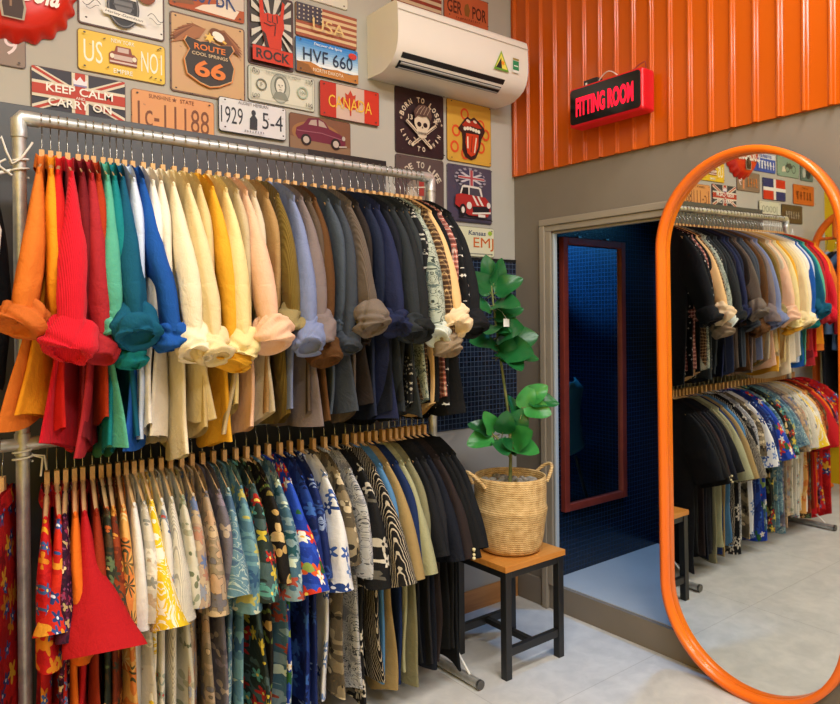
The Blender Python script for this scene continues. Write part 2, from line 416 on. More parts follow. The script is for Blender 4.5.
def a_1929(a, w, h):
    m = C('#33343a'); a.text('1929', -.085, 0, .062, m, .085); a.text('5-4', .078, 0, .062, m, .085)
    a.text('AUDREY HEPBURN', 0, .052, .012, C('#55555e'), .12); a.ell(0, .022, .009, .011, m); a.P2([(-.006, .012), (.006, .012), (.015, 0), (.014, -.04), (-.016, -.04), (-.015, 0)], m); bars(a, -.04, .04, -.05, .008, C('#6c6c74'), 8, 3)
def a_dollar(a, w, h):
    g, d = C('#8d9186'), C('#6a6e64')
    a.rect(-w/2+.008, -h/2+.008, w/2-.008, h/2-.008, C('#b9baa8')); a.rect(-w/2+.011, -h/2+.011, w/2-.011, h/2-.011, C('#d2d0c0'))
    a.ell(-.01, 0, .042, .058, g); a.ell(-.01, 0, .038, .054, C('#aeb0a4')); a.ell(-.01, .01, .026, .036, d); a.ell(-.01, .008, .019, .03, C('#d9d5c8'))
    a.P2([(-.045, -.042), (.025, -.042), (.012, -.018), (-.01, -.012), (-.032, -.018)], C('#85887c')); a.ell(-.017, .012, .003, .002, d, 8); a.ell(-.003, .012, .003, .002, d, 8)
    a.line([(-.016, .014), (-.012, .004), (-.008, .003)], .002, d); a.line([(-.017, -.006), (-.004, -.006)], .002, d)
    a.ring(-.09, 0, .022, .022, .005, d); a.text('F', -.09, 0, .016, d); a.ring(.085, 0, .024, .024, .006, C('#9fb0a0')); a.text('100', .085, 0, .014, C('#7f9080'))
    for sx in (-1, 1):
        for sz in (-1, 1): a.text('100', sx*.113, sz*.045, .015, d, .03)
    a.text('THE UNITED STATES OF AMERICA', .0, .05, .008, d, .15)
def stripes(a, w, h, n, c1, c2):
    for k in range(n): a.rect(-w/2, -h/2+h*k/n, w/2, -h/2+h*(k+1)/n, C(c1 if k % 2 == 0 else c2))
def a_usa(a, w, h):
    stripes(a, w, h, 11, '#a0553f', '#d9b98f'); a.rect(-w/2, -.005, -.025, h/2, C('#4a4350'))
    for i in range(6):
        for j in range(4): a.star(-w/2+.012+i*.019, .004+j*.016, .005, C('#d9cbb0'))
    a.text('USA', .0, -.012, .05, C('#e0bd80'), .15)
def a_hvf(a, w, h):
    for k in range(10):
        t = k/9; c = [int(x+(y_-x)*t) for x, y_ in zip((0x2f, 0x7f, 0xcf), (0xe6, 0xec, 0xf0))]
        a.rect(-w/2, h/2-(k+1)*h*.075, w/2, h/2-k*h*.075, C('#%02x%02x%02x' % tuple(c)))
    a.P2([(-w/2, -h/2), (w/2, -h/2), (w/2, -.03), (.1, -.038), (.04, -.03), (-.02, -.04), (-.08, -.022), (-w/2, -.03)], C('#b9793a')); a.P2([(-w/2, -h/2), (-.06, -h/2), (-.09, -.035), (-w/2, -.028)], C('#8a5a2c'))
    a.text('Discover the Spirit', 0, .052, .014, C('#eef0f4'), .13, .005, .2); a.text('HVF 660', 0, .005, .052, C('#22324e'), .23, .004); a.text('NORTH DAKOTA', 0, -.05, .014, C('#f0e4cc'), .14); a.ell(.115, .04, .02, .013, C('#c83a32'))
def a_canada(a, w, h):
    a.rect(-w/2, -h/2, -w*.24, h/2, C('#b8301f')); a.rect(w*.24, -h/2, w/2, h/2, C('#c8341f'))
    lf = [(0, .055), (.012, .034), (.026, .04), (.022, .012), (.038, .022), (.05, .006), (.03, -.018), (.004, -.026), (.003, -.05), (-.003, -.05), (-.004, -.026), (-.03, -.018), (-.05, .006), (-.038, .022), (-.022, .012), (-.026, .04), (-.012, .034)]
    a.P2(lf, C('#bb3a26')); a.text('CANADA', 0, -.004, .05, C('#e6b63c'), .21)
def carbody(a, u, v, s, body, dark, glass, hub):
    q = lambda pts: [(u+x*s, v+y_*s) for x, y_ in pts]
    a.P2(q([(-1, -.1), (-.96, .12), (-.7, .26), (-.5, .5), (-.1, .56), (.16, .46), (.34, .24), (.75, .12), (.98, -.02), (1, -.22), (.9, -.3), (-.9, -.26)]), body)
    a.P2(q([(-.5, .28), (-.4, .45), (-.18, .49), (-.16, .28)]), glass); a.P2(q([(-.1, .28), (-.1, .5), (.1, .44), (.24, .26)]), glass); a.line(q([(-.95, .02), (0, .05), (.95, -.08)]), .03*s, dark)
    for x in (-.6, .58): a.ell(u+x*s, v-.26*s, .2*s, .2*s, C('#241a18')); a.ell(u+x*s, v-.26*s, .12*s, .12*s, hub)
    a.ell(u+.9*s, v-.02*s, .07*s, .08*s, hub); a.line(q([(.7, -.34), (1.02, -.3)]), .05*s, hub)
def a_car(a, w, h):
    a.ell(-.02, .0, .11, .05, C('#9a6a40')); a.P2([(-w/2, -h/2), (w/2, -h/2), (w/2, -.035), (-w/2, -.02)], C('#8a6a50')); carbody(a, .0, .002, .115, C('#6e2438'), C('#9a5a68'), C('#b09a90'), C('#b8aaa0'))
def a_born(a, w, h):
    m = C('#d6c4ac'); m2 = C('#b8a088'); dk = C('#2a1a1c')
    a.arc('BORN TO LOSE', 0, -.005, .107, 160, 18, .024, m, .03, .018)
    a.arc('LIVE', 0, -.005, .11, 203, 235, .02, m, .03, .013, True); a.arc('TO', 0, -.005, .112, 263, 277, .022, m, .03, .016, True); a.arc('WIN', 0, -.005, .11, 310, 336, .02, m, .03, .014, True)
    for sx in (-1, 1):
        p = np.array([(-sx*.085, -.0), (sx*.045, -.098)]); a.line([p[0], p[1]], .014, m); a.line([p[0]+[0, -.004], p[1]], .003, dk); a.ell(sx*.05, -.102, .008, .008, m); a.line([(sx*.02, -.092), (sx*.045, -.07)], .006, m2)
        a.star(sx*.113, .005, .008, m2)
    a0 = a; a = Art(a0.y)
    a.ell(0, .012, .036, .042, m); a.P2([(-.026, -.015), (.026, -.015), (.02, -.05), (.008, -.058), (-.008, -.058), (-.02, -.05)], m)
    for sx in (-1, 1): a.ell(sx*.014, .002, .010, .011, dk)
    a.P2([(-.004, -.014), (.004, -.014), (0, -.004)], dk)
    for k in range(-3, 4): a.rect(k*.006-.0008, -.044, k*.006+.0008, -.03, dk)
    a.line([(-.02, -.037), (.02, -.037)], .002, dk)
    a.P2([(-.036, .022), (-.042, .055), (-.02, .085), (.01, .09), (.036, .075), (.042, .045), (.036, .022), (.02, .042), (-.005, .036), (-.022, .04)], C('#5a4038'))
    for k in range(4): a.line([(-.03+k*.016, .045), (-.02+k*.016, .065), (-.004+k*.012, .082)], .002, m2)
    a.v = [v*[1.2, 1, 1.0]-[0, 0, .012] for v in a.v]; a0.merge(a); a0.y = a.y; a = a0
    a.text('13', -.072, .012, .022, m, .024, .02); a.star(.068, .012, .015, m, 4, .35, .3); a.star(.074, .006, .012, m2, 4, .3, .9)
def a_ride(a, w, h):
    m = C('#cdbfae'); a.arc('RIDE TO LIFE', 0, -.01, .118, 150, 30, .028, m, .03, .02)
    a.ell(0, -.02, .085, .07, C('#82746a')); a.rect(-.012, -.03, .016, .04, C('#a03a34')); a.ell(-.05, -.04, .03, .035, C('#b8ab9c')); a.ell(.05, -.04, .028, .03, C('#574a44')); a.line([(-.06, .0), (.06, .015)], .006, m)
def a_tongue(a, w, h):
    og, dk, rd = C('#d9512a'), C('#3a201c'), C('#a8321e')
    for u, v in ((-.03, .085), (.07, .045), (-.085, .0), (.07, -.06), (-.095, -.075), (-.03, -.1), (.1, .005)): a.ring(u, v, .026, .028, .01, og, 20)
    a.P2([(-.06, .03), (-.035, .06), (-.015, .075), (.005, .066), (.025, .078), (.055, .062), (.09, .035), (.095, .018), (.072, -.02), (.06, -.07), (.035, -.115), (.005, -.128), (-.03, -.118), (-.05, -.085), (-.048, -.04), (-.052, -.005), (-.075, .012)], dk)
    a.P2([(-.05, .032), (-.016, .064), (.006, .055), (.028, .066), (.075, .032), (.05, .028), (.01, .034), (-.03, .02)], rd); a.ell(-.012, .054, .013, .007, C('#e0c8b0'), rot=-.3); a.ell(.03, .056, .012, .006, C('#e0c8b0'), rot=-.3)
    for k in range(6): a.ell(-.034+k*.017, .016+.004*math.sin(k*.9), .0095, .009, C('#e6dcc8'), 14)
    a.P2([(-.03, -.005), (.05, -.003), (.046, -.06), (.025, -.1), (.0, -.112), (-.022, -.098), (-.034, -.05)], C('#c8401f')); a.line([(-.02, -.02), (-.02, -.075)], .008, C('#ead8c0')); a.line([(.034, -.02), (.022, -.092)], .007, C('#ead8c0')); a.line([(.008, -.015), (.0, -.09)], .003, dk)
def a_mini(a, w, h):
    sub = Art(a.y)
    for k in range(16):
        t = 2*PI*k/16; a.P2([(0, .075), (.1*math.cos(t-.1), .075+.05*math.sin(t-.1)), (.1*math.cos(t+.1), .075+.05*math.sin(t+.1))], C('#9a93a0'))
    a.ell(0, .075, .085, .038, C('#463f58')); a.P2([(-.07, .055), (-.055, .05), (.07, .095), (.055, .1)], C('#c4bcc4')); a.P2([(.07, .055), (.055, .05), (-.07, .095), (-.055, .1)], C('#c4bcc4')); a.rect(-.082, .068, .082, .082, C('#cfc8cc')); a.rect(-.012, .038, .012, .112, C('#cfc8cc')); a.rect(-.082, .071, .082, .079, C('#b04a50')); a.rect(-.008, .038, .008, .112, C('#b04a50'))
    rd = C('#a82c2a'); wt = C('#dcd4cc'); dk = C('#241e24')
    a.P2([(-.075, -.005), (-.06, .035), (-.05, .04), (.045, .038), (.06, .03), (.07, -.008)], wt); a.P2([(-.066, -.005), (-.054, .028), (-.022, .03), (-.022, -.005)], dk); a.P2([(-.014, -.005), (-.014, .03), (.045, .028), (.058, -.006)], C('#4a4450'))
    a.P2([(-.1, -.01), (-.07, -.002), (.085, -.008), (.115, -.035), (.12, -.075), (.1, -.1), (-.02, -.1), (-.075, -.07), (-.105, -.055)], rd)
    for u in (0, .03): a.P2([(u, -.006), (u+.012, -.006), (u+.045, -.05), (u+.03, -.05)], wt)
    a.P2([(.0, -.058), (.112, -.05), (.108, -.078), (.006, -.085)], dk); a.line([(.0, -.09), (.118, -.08)], .008, wt); a.ell(-.02, -.055, .016, .017, wt); a.ell(.104, -.045, .012, .014, wt); a.ell(-.06, -.078, .02, .028, dk); a.ell(-.06, -.078, .01, .015, wt); a.rect(.035, -.105, .08, -.092, wt); a.rect(-.09, -.118, .12, -.112, dk)
def a_kansas(a, w, h):
    a.text('Kansas', .03, .042, .022, C('#3a4a6a'), .11, .02, .15); a.text('EMJ', .07, -.01, .062, C('#c8642a'), .13)
    a.ell(.112, .045, .014, .011, C('#9ab83a')); a.rect(-.04, -.058, .12, -.054, C('#8a8a82'))
def a_ger(a, w, h):
    m = C('#5a2a1c'); a.text('GER', -.075, -.005, .06, m, .09, .02); a.text('POR', .08, -.005, .06, m, .09, .02); a.P2([(-.012, -.03), (.012, -.034), (.02, .0), (.008, .03), (-.01, .02), (-.016, .0)], C('#8a5a2a')); bars(a, -.07, .07, -.052, .009, m, 12, 6)
def a_flag2(a, w, h): stripes(a, w, h, 9, '#8f3b2c', '#cfb595')
def a_plain(txt, col, hh=.06, ww=.24, sub=None):
    def f(a, w, h):
        a.text(txt, 0, -.004, hh, C(col), ww)
        if sub: a.text(sub, 0, .05, .013, C(col), .12)
    return f
def bars(a, u0, u1, v, hh, col, n, seed):
    rg = random.Random(seed)
    for k in range(n):
        u = u0+(u1-u0)*(k+.5)/n; q = (u1-u0)/n*.3
        a.rect(u-q*.4, v-hh/2, u+q*.4, v+hh/2, col)
        t = v+hh*rg.choice([-.42, 0, .42]); a.rect(u-q, t-hh*.07, u+q, t+hh*.07, col)
        if rg.random() < .6: a.rect(u+q*.6, v-hh/2*rg.choice([0, 1]), u+q*1.2, v+hh/2, col)
def a_bars(col, hh=.055, ww=.23, n=6, seed=1, top=True):
    def f(a, w, h):
        bars(a, -ww/2, ww/2, -.006, hh, C(col), n, seed)
        if top: bars(a, -.06, .06, .048, .012, C(col), 8, seed+5)
    return f
def a_pink(a, w, h):
    a.rect(.055, -.05, .075, .05, C('#d88a5a')); a.text('9', .105, .0, .06, C('#e4cfd0')); bars(a, -.12, .03, -.004, .06, C('#c87a3a'), 4, 3)
def a_blue(a, w, h): a.rect(-w/2, .028, w/2, h/2, C('#dfe3ee')); bars(a, -.1, .1, .045, .022, C('#2b4aa8'), 7, 4); bars(a, -.12, .12, -.02, .055, C('#e8ecf4'), 6, 9)
def a_moto(a, w, h):
    for sx in (-1, 1): a.ring(-.03+sx*.045, -.015, .03, .03, .006, C('#3a3c38'), 20)
    a.P2([(-.06, -.005), (-.03, .025), (.01, .02), (.03, .0), (-.02, -.02)], C('#4c5048')); a.line([(.015, .03), (.03, -.01)], .006, C('#3a3c38'))
    a.P2([(.04, -.04), (.1, -.045), (.09, -.01), (.06, .0)], C('#e0d8c0'))
def a_dark(a, w, h): a.ell(-.02, 0, .04, .05, C('#30363c')); a.ell(.045, -.01, .025, .035, C('#c0c4be')); a.line([(-.08, .04), (.08, .03)], .01, C('#7a8888'))
def a_dom(a, w, h):
    a.rect(-w/2, 0, 0, h/2, C('#c8301f')); a.rect(0, 0, w/2, h/2, C('#28306a')); a.rect(-w/2, -h/2, 0, 0, C('#28306a')); a.rect(0, -h/2, w/2, 0, C('#c8301f')); a.rect(-w/2, -.012, w/2, .012, C('#e6e2da')); a.rect(-.016, -h/2, .016, h/2, C('#e6e2da'))

sign('tin_sign', 'white square tin sign with brown eagle wings around a dark oval badge', -2.002, -1.722, 2.352, 2.635, '#e0dcd6', '#5a3a30', art=a_harley)
sign('license_plate', 'yellow license plate reading US NO1 with a small taxi', -2.004, -1.72, 2.2, 2.337, '#dfb92a', '#7a5a2a', art=a_us, rim=.003)
sign('license_plate', 'union flag tin plate reading KEEP CALM AND CARRY ON', -2.14, -1.855, 2.046, 2.188, '#b8402f', '#5a4038', art=a_keep, rim=.003, holes=False)
sign('tin_sign', 'square tan tin sign with eagle above a ROUTE 66 shield', -1.704, -1.424, 2.188, 2.47, '#c39a68', '#6a4a38', art=a_66)
sign('license_plate', 'desert picture license plate with blue letters ending BK', -1.707, -1.424, 2.487, 2.63, '#c9b7a8', '#7a4a38', art=a_bk, rim=.003)
sign('tin_sign', 'upright tin sign with red raised hand above the word ROCK', -1.412, -1.22, 2.348, 2.628, '#3f2723', '#4a2a26', art=a_rock, holes=False)
sign('license_plate', 'orange license plate reading 1c-11188', -1.837, -1.545, 2.03, 2.173, '#d8955a', '#9a6a48', art=a_1c, rim=.003)
sign('license_plate', 'white license plate reading 1929 5-4 with a small figure', -1.533, -1.26, 2.073, 2.2, '#d6d5d8', '#2e2d30', art=a_1929, lift=.008, rim=.003)
sign('tin_sign', 'pale tin banknote sign with an oval portrait', -1.414, -1.128, 2.207, 2.342, '#c2c2b2', '#6a665c', art=a_dollar, rim=.003)
sign('license_plate', 'faded striped flag license plate reading USA', -1.213, -.926, 2.5, 2.633, '#d9b98f', '#6a4438', art=a_usa, rim=.003, holes=False)
sign('license_plate', 'blue sky license plate reading HVF 660', -1.216, -.923, 2.355, 2.497, '#5a9ad8', '#4a3a34', art=a_hvf, rim=.003, lift=.003)
sign('license_plate', 'red and white license plate reading CANADA', -1.111, -.821, 2.198, 2.343, '#cbb0a0', '#5a2a22', art=a_canada, rim=.003, lift=.008)
sign('tin_sign', 'brown tin sign with a maroon classic car', -1.243, -.961, 2.05, 2.193, '#7a5038', '#5a3a2c', art=a_car, rim=.003, holes=False)
sign('tin_sign', 'dark tin sign with a skull, reading BORN TO LOSE LIVE TO WIN', -.733, -.458, 2.105, 2.397, '#2b1a1e', '#3a2a2c', art=a_born, rim=.003)
sign('tin_sign', 'dull brown tin sign reading RIDE TO LIFE behind the rack end', -.734, -.46, 1.815, 2.1, '#564746', '#4a3c3a', art=a_ride, rim=.003)
sign('tin_sign', 'yellow tin sign with big lips and an orange tongue', -.44, -.16, 2.108, 2.396, '#d0a040', '#7a5a30', art=a_tongue, rim=.003)
sign('tin_sign', 'purple grey tin sign with a small red car below an oval flag', -.441, -.159, 1.83, 2.096, '#4c4558', '#5a5460', art=a_mini, rim=.003)
sign('license_plate', 'cream Kansas license plate with orange letters EMJ', -.428, -.145, 1.672, 1.813, '#d8d6b8', '#8a8a70', art=a_kansas, rim=.003)
sign('license_plate', 'orange license plate reading GER POR above the air conditioner', -.451, -.172, 2.76, 2.9, '#c0603a', '#7a4030', art=a_ger, rim=.003)
sign('license_plate', 'red and cream striped plate above the air conditioner', -.745, -.464, 2.75, 2.892, '#cfb595', '#6a3a30', art=a_flag2, rim=.003)
sign('license_plate', 'cream blank license plate over the striped USA plate', -1.25, -.968, 2.655, 2.8, '#d8d2c2', '#b8ae9c', rim=.003)
sign('license_plate', 'grey brown plate with orange letters under the red bottle cap', -2.445, -2.152, 2.168, 2.3, '#866f5f', '#6a564a', art=a_pink, rim=.003)
sign('license_plate', 'blue license plate left of the red bottle cap, seen in the mirror', -2.66, -2.365, 2.318, 2.45, '#3558b8', '#27408a', art=a_blue, rim=.003)
sign('tin_sign', 'pale green motorcycle tin sign, seen in the mirror', -3.0, -2.685, 2.313, 2.465, '#8aa694', '#6a8474', art=a_moto, rim=.003)
sign('tin_sign', 'dark green tin sign beside the pale green one, seen in the mirror', -3.215, -3.02, 2.305, 2.44, '#5e7a74', '#3a4c4a', art=a_dark, rim=.003)
sign('license_plate', 'red and blue quartered plate, seen in the mirror', -2.795, -2.483, 2.131, 2.283, '#e6e2da', '#4a4a5a', art=a_dom, rim=.003, holes=False)
sign('license_plate', 'orange letter plate nearest the yellow wall, seen in the mirror', -3.225, -2.908, 2.125, 2.271, '#cf6a28', '#9a4a20', art=a_bars('#7a3a18', .06, .25, 5, 2), rim=.003)
sign('license_plate', 'cream plate at the end of the dark board, seen in the mirror', -2.71, -2.42, 2.003, 2.118, '#cfd0bc', '#8a8c7a', art=a_plain('J0000', '#8a9080', .06, .22), rim=.003, lift=.006)
sign('license_plate', 'dark brown plate beside the cream plate, seen in the mirror', -3.04, -2.735, 1.98, 2.114, '#5a4630', '#3f3122', art=a_bars('#a89c8a', .05, .22, 6, 7, False), rim=.003)

# red bottle cap
cap = thing('bottle_cap_sign', 'large red bottle cap wall sign with white script and a bottle', 'sign', (-2.195, -.002, 2.432), 0, SIGN_GROUP)
M_cap = m_noise('red_cap_enamel', '#cf2616', '#d93020', 4, .3, .5)
b = MB(); nth = 147; th = np.arange(nth)*2*PI/nth; P = []
for r, yv, wv in ((.0, -.062, 0), (.06, -.061, 0), (.11, -.058, 0), (.142, -.052, 0), (.156, -.044, .0), (.166, -.034, .15), (.177, -.02, .6), (.186, -.008, 1.0), (.188, -.002, 1.0)):
    rad = r+.006*wv*np.cos(21*th); P.append(np.stack([rad*np.cos(th), np.full(nth, yv), rad*np.sin(th)], 1))
b.grid(np.array(P)[:, ::-1], M_cap, wrapu=True); b.build('cap', cap)
ar = Art(-.0625); wt = flat('#ece4da', .4)
ar.text('DRINK', 0, .09, .03, wt, .09, .015)
bt = [(-.02, -.125), (.02, -.125), (.024, -.09), (.018, -.05), (.024, -.01), (.018, .03), (.01, .06), (.009, .12), (-.009, .12), (-.01, .06), (-.018, .03), (-.024, -.01), (-.018, -.05), (-.024, -.09)]
ar.P2([(.0+u*1.5, v*1.08) for u, v in bt], C('#a89a86')); ar.P2([(.0+u*1.22, v*1.05) for u, v in bt], C('#3f2a20')); ar.line([(-.006, -.1), (-.004, .03)], .006, C('#8a6a50'))
ar.text('Coca-Cola', .0, -.032, .085, wt, .27, .025, .25)
ar.build('printed_face', cap)

# dark display board behind the rack
o = thing('backing_board', 'dark grey board on the wall behind the clothes rack', 'board', (-1.6, -.001, 0))
bb = MB(); bb.box((-.845, -.02, .1), (.805, 0, 2.052), M_board); bb.build('panel', o, bevel=.002)
bb = MB(); bb.box((.43, -.0215, 2.02), (.806, -.0, 2.054), M_black); bb.build('edge_strip', o)

# ------------------------------------------------------------------ air conditioner
ac = thing('air_conditioner', 'white split air conditioner high on the back wall', 'air conditioner', (-.5, -.001, 2.53))
def loft_x(prof, x0, x1, m, mb, cap=True):
    P = np.array([[(x, y_, z) for y_, z in prof] for x in (x0, x1)]); mb.grid(P, m, wrapu=True)
    mb.add([(x0, y_, z) for y_, z in prof], [tuple(range(len(prof)))], m, False); mb.add([(x1, y_, z) for y_, z in prof], [tuple(range(len(prof)))[::-1]], m, False)
pf = [(0, -.135), (0, .13), (-.16, .13), (-.2, .127), (-.213, .118), (-.219, .10), (-.222, .02), (-.221, -.02), (-.216, -.05), (-.205, -.078), (-.19, -.098), (-.165, -.115), (-.13, -.13), (-.1, -.137)]
b = MB(); loft_x(pf, -.371, .371, M_white, b); body = b.build('housing', ac, bevel=.004)
b = MB(); b.box((-.371, -.2245, .085), (.371, -.2222, .087), flat('#b9b3a8')); b.build('panel_seam', ac)
# outlet slot on the curved lower face
def slot(t0, t1, off):
    pts = np.array([(-.2215, -.035), (-.205, -.08), (-.165, -.1165), (-.12, -.135)]); s_ = np.linspace(0, 3, 4)
    return [np.array([np.interp(t, s_, pts[:, 0]), np.interp(t, s_, pts[:, 1])])+np.array([-.707, -.707])*off for t in np.linspace(t0, t1, 6)]
b = MB(); pr = slot(.86, 2.3, .0022); P = np.array([[(x, q[0], q[1]) for x in (-.34, .235)] for q in pr]); b.grid(P, M_black); b.build('air_outlet', ac)
b = MB(); pr = slot(1.62, 1.8, .009); pr2 = slot(1.62, 1.8, .004)
P = np.array([[(x, q[0], q[1]) for x in (-.33, .228)] for q in [pr[0], pr[2], pr[5], pr2[5], pr2[0]]]); b.grid(P, flat('#a9a9a6', .4), wrapv=True); b.build('louver', ac)
b = MB(); pr = slot(2.08, 2.24, .008); pr2 = slot(2.08, 2.24, .004); P = np.array([[(x, q[0], q[1]) for x in (-.33, .228)] for q in [pr[0], pr[2], pr[5], pr2[5], pr2[0]]]); b.grid(P, flat('#8e8e8c', .4), wrapv=True); b.build('louver', ac)
st = Art(-.2235); st.P2([(.15, -.045), (.245, -.045), (.1975, .045)], C('#8fb04a')); st.P2([(.16, -.038), (.235, -.038), (.1975, .03)], C('#e8dc60')); st.P2([(.163, -.036), (.2, -.036), (.196, .012)], C('#2a3028')); st.star(.206, -.01, .014, C('#e8902a'), 6, .5); st.rect(.157, -.045, .238, -.036, C('#6a9a3a'))
st.rect(.264, -.038, .308, .03, C('#e6e4dc')); st.rect(.267, -.026, .305, .016, C('#2f8a5a')); st.rect(.267, .018, .305, .027, C('#a08a50')); st.rect(.273, -.01, .299, -.005, C('#d8e8dc'))
st.build('energy_stickers', body)

# ------------------------------------------------------------------ FITTING ROOM light sign
sg = thing('lightbox_sign', 'red lightbox sign reading FITTING ROOM on the orange cladding', 'sign', (-.036, -.642, 2.288), -PI/2+math.radians(0.5))
M_sred = NT('red_acrylic').done('#c81420', .25, 0, .5, Emission_Color='#c80812', Emission_Strength=.12)
M_let = NT('lit_red_letters').done('#d01028', .4, 0, .3, Emission_Color='#ff1030', Emission_Strength=1.3)
b = MB(); b.box((-.186, -.085, -.085), (.186, 0, .085), M_sred); b.build('casing', sg, bevel=.012, seg=3)
b = MB(); b.prism([(a, -.084, c) for a, c in rrect(.352, .15, .014)], (0, -.004, 0), flat('#0c0a0b', .12)); b.build('face_panel', sg)
ar = Art(-.0882); ar.text('FITTING ROOM', 0, -.004, .082, M_let, .29, .045); ar.build('lettering', sg)
b = MB(); b.box((-.125, -.06, .085), (-.055, -.02, .112), M_black); b.box((-.115, -.063, .09), (-.105, -.06, .1), flat('#d8d8d4')); b.build('power_adapter', sg, bevel=.003)
b = MB(); b.tube([(-.06+.1*t, -.045, .095+.03*math.sin(PI*t)) for t in np.linspace(0, 1, 10)], .0025, flat('#d8cfc4'), 6); b.tube([(.02+.06*t, -.04, .09+.01*math.sin(7*t)) for t in np.linspace(0, 1, 8)], .0025, M_black, 6)
b.tube([(.08, -.035, .086), (.12, -.01, .125), (.14, .0, .135), (.145, 0, .11), (.14, -.01, .085)], .0025, flat('#8a1a18'), 6); b.build('cable', sg)

# ------------------------------------------------------------------ big pill mirror
mx, my0, hw, z0, z1 = -.062, -1.2108, .3462, .001, 1.981
mr = thing('standing_mirror', 'tall pill shaped mirror with orange frame leaning by the fitting room', 'mirror', (mx, my0, 0))
mr.rotation_euler = (0, -.012, -.014)
def pill(hw, z0, z1, n=40):
    out = []
    for i in range(n+1): t = PI*i/n; out.append((hw*math.cos(t), z1-hw+hw*math.sin(t)))
    for i in range(n+1): t = PI+PI*i/n; out.append((hw*math.cos(t), z0+hw+hw*math.sin(t)))
    return out
b = MB()
o_, i_ = pill(hw, z0, z1), pill(hw-.024, z0+.024, z1-.024)
xs = (.0, -.02, -.025, -.02, .0, .028, .028); sel = (0, .0, .5, 1, 1, 1, 0)
P = np.array([[(x, oo[0]*(1-k)+ii[0]*k, oo[1]*(1-k)+ii[1]*k) for oo, ii in zip(o_, i_)] for x, k in zip(xs, sel)])
b.grid(P, M_orange_fr, wrapu=True, wrapv=True); b.build('frame', mr)
b = MB(); b.poly([(.012, y_, z) for y_, z in i_][::-1], M_mirror); b.build('mirror_glass', mr)
b = MB(); b.prism([(.016, y_, z) for y_, z in i_], (.01, 0, 0), M_black); b.build('back_board', mr)

# ------------------------------------------------------------------ fitting room mirror, chair
fm = thing('wall_mirror', 'red brown framed mirror on the blue tiled fitting room wall', 'mirror', (.355, FY, 1.103))
b = MB(); W_, H_ = .246, .669
b.box((-W_, -.03, -H_), (-W_+.036, 0, H_), M_redbrown); b.box((W_-.036, -.03, -H_), (W_, 0, H_), M_redbrown); b.box((-W_+.036, -.03, H_-.036), (W_-.036, 0, H_), M_redbrown); b.box((-W_+.036, -.03, -H_), (W_-.036, 0, -H_+.036), M_redbrown); b.build('frame', fm, bevel=.004)
b = MB(); b.poly([(-W_+.04, -.014, -H_+.04), (W_-.04, -.014, -H_+.04), (W_-.04, -.014, H_-.04), (-W_+.04, -.014, H_-.04)], M_mirror_dk); b.build('mirror_glass', fm)
for sx in (-.1, .12):
    b = MB(); b.box((sx-.01, -.012, H_), (sx+.01, -.002, H_+.012), M_wire); b.build('hanging_clip', fm)
ch = thing('shell_chair', 'teal plastic chair seen in the fitting room mirror', 'chair', (.665, -.82, SILL+.003), math.radians(6))
M_teal = m_noise('teal_plastic', '#3f7a80', '#478388', 4, .35, .5)
P = []
for v in np.linspace(0, 1, 14):
    row = []
    for u in np.linspace(-1, 1, 13):
        if v < .5: t = v/.5; y_ = -.2+.36*t; z = .45-.012*math.sin(PI*t)+.03*u*u
        else: t = (v-.5)/.5; y_ = .16+.07*t+.03*math.sin(t*PI)*-1; z = .45+.44*t+.02*u*u
        ww = .175*(1-.12*max(0, v-.5)*2)*(1 if v < .92 else math.sqrt(max(0, 1-((v-.92)/.085)**2))*.9+.1)
        row.append((ww*u, y_-.05*u*u*(v > .5)*math.sin(min(1, (v-.5)*3)*PI/2), z))
    P.append(row)
b = MB(); b.grid(np.array(P), M_teal); so = b.build('shell', ch); sm_ = so.modifiers.new('thick', 'SOLIDIFY'); sm_.thickness = .008
for sx in (-1, 1):
    for sy in (-1, 1):
        b = MB(); b.tube([(sx*.13, sy*.12, .435), (sx*.21, sy*.2, 0)], .011, M_black, 8); b.build('leg', ch)

# ------------------------------------------------------------------ stool, basket, plant
st_ = thing('stool', 'small black steel stool with a honey wood top', 'stool', (-.485, -.4255, 0))
hx, hy = .149, .136; L_ = .0155
def bev(b, name): return b.build(name, st_, bevel=.002)
for sx in (-1, 1):
    for sy in (-1, 1):
        b = MB(); b.box((sx*hx-L_, sy*hy-L_, 0), (sx*hx+L_, sy*hy+L_, .412), M_black); bev(b, 'leg')
for sy in (-1, 1):
    b = MB(); b.box((-hx+L_, sy*hy-.011, .085), (hx-L_, sy*hy+.011, .117), M_black); bev(b, 'stretcher')
    b = MB(); b.box((-hx+L_, sy*hy-.011, .384), (hx-L_, sy*hy+.011, .412), M_black); bev(b, 'apron')
for sx in (-1, 1):
    b = MB(); b.box((sx*hx-.011, -hy+L_, .384), (sx*hx+.011, hy-L_, .412), M_black); bev(b, 'apron')
b = MB(); b.box((-.013, -hy+.011, .09), (.013, hy-.011, .112), M_black); bev(b, 'stretcher')
b = MB(); b.box((-hx-.02, -hy-.02, .4125), (hx+.022, hy+.02, .436), M_woodtop); bev(b, 'seat')

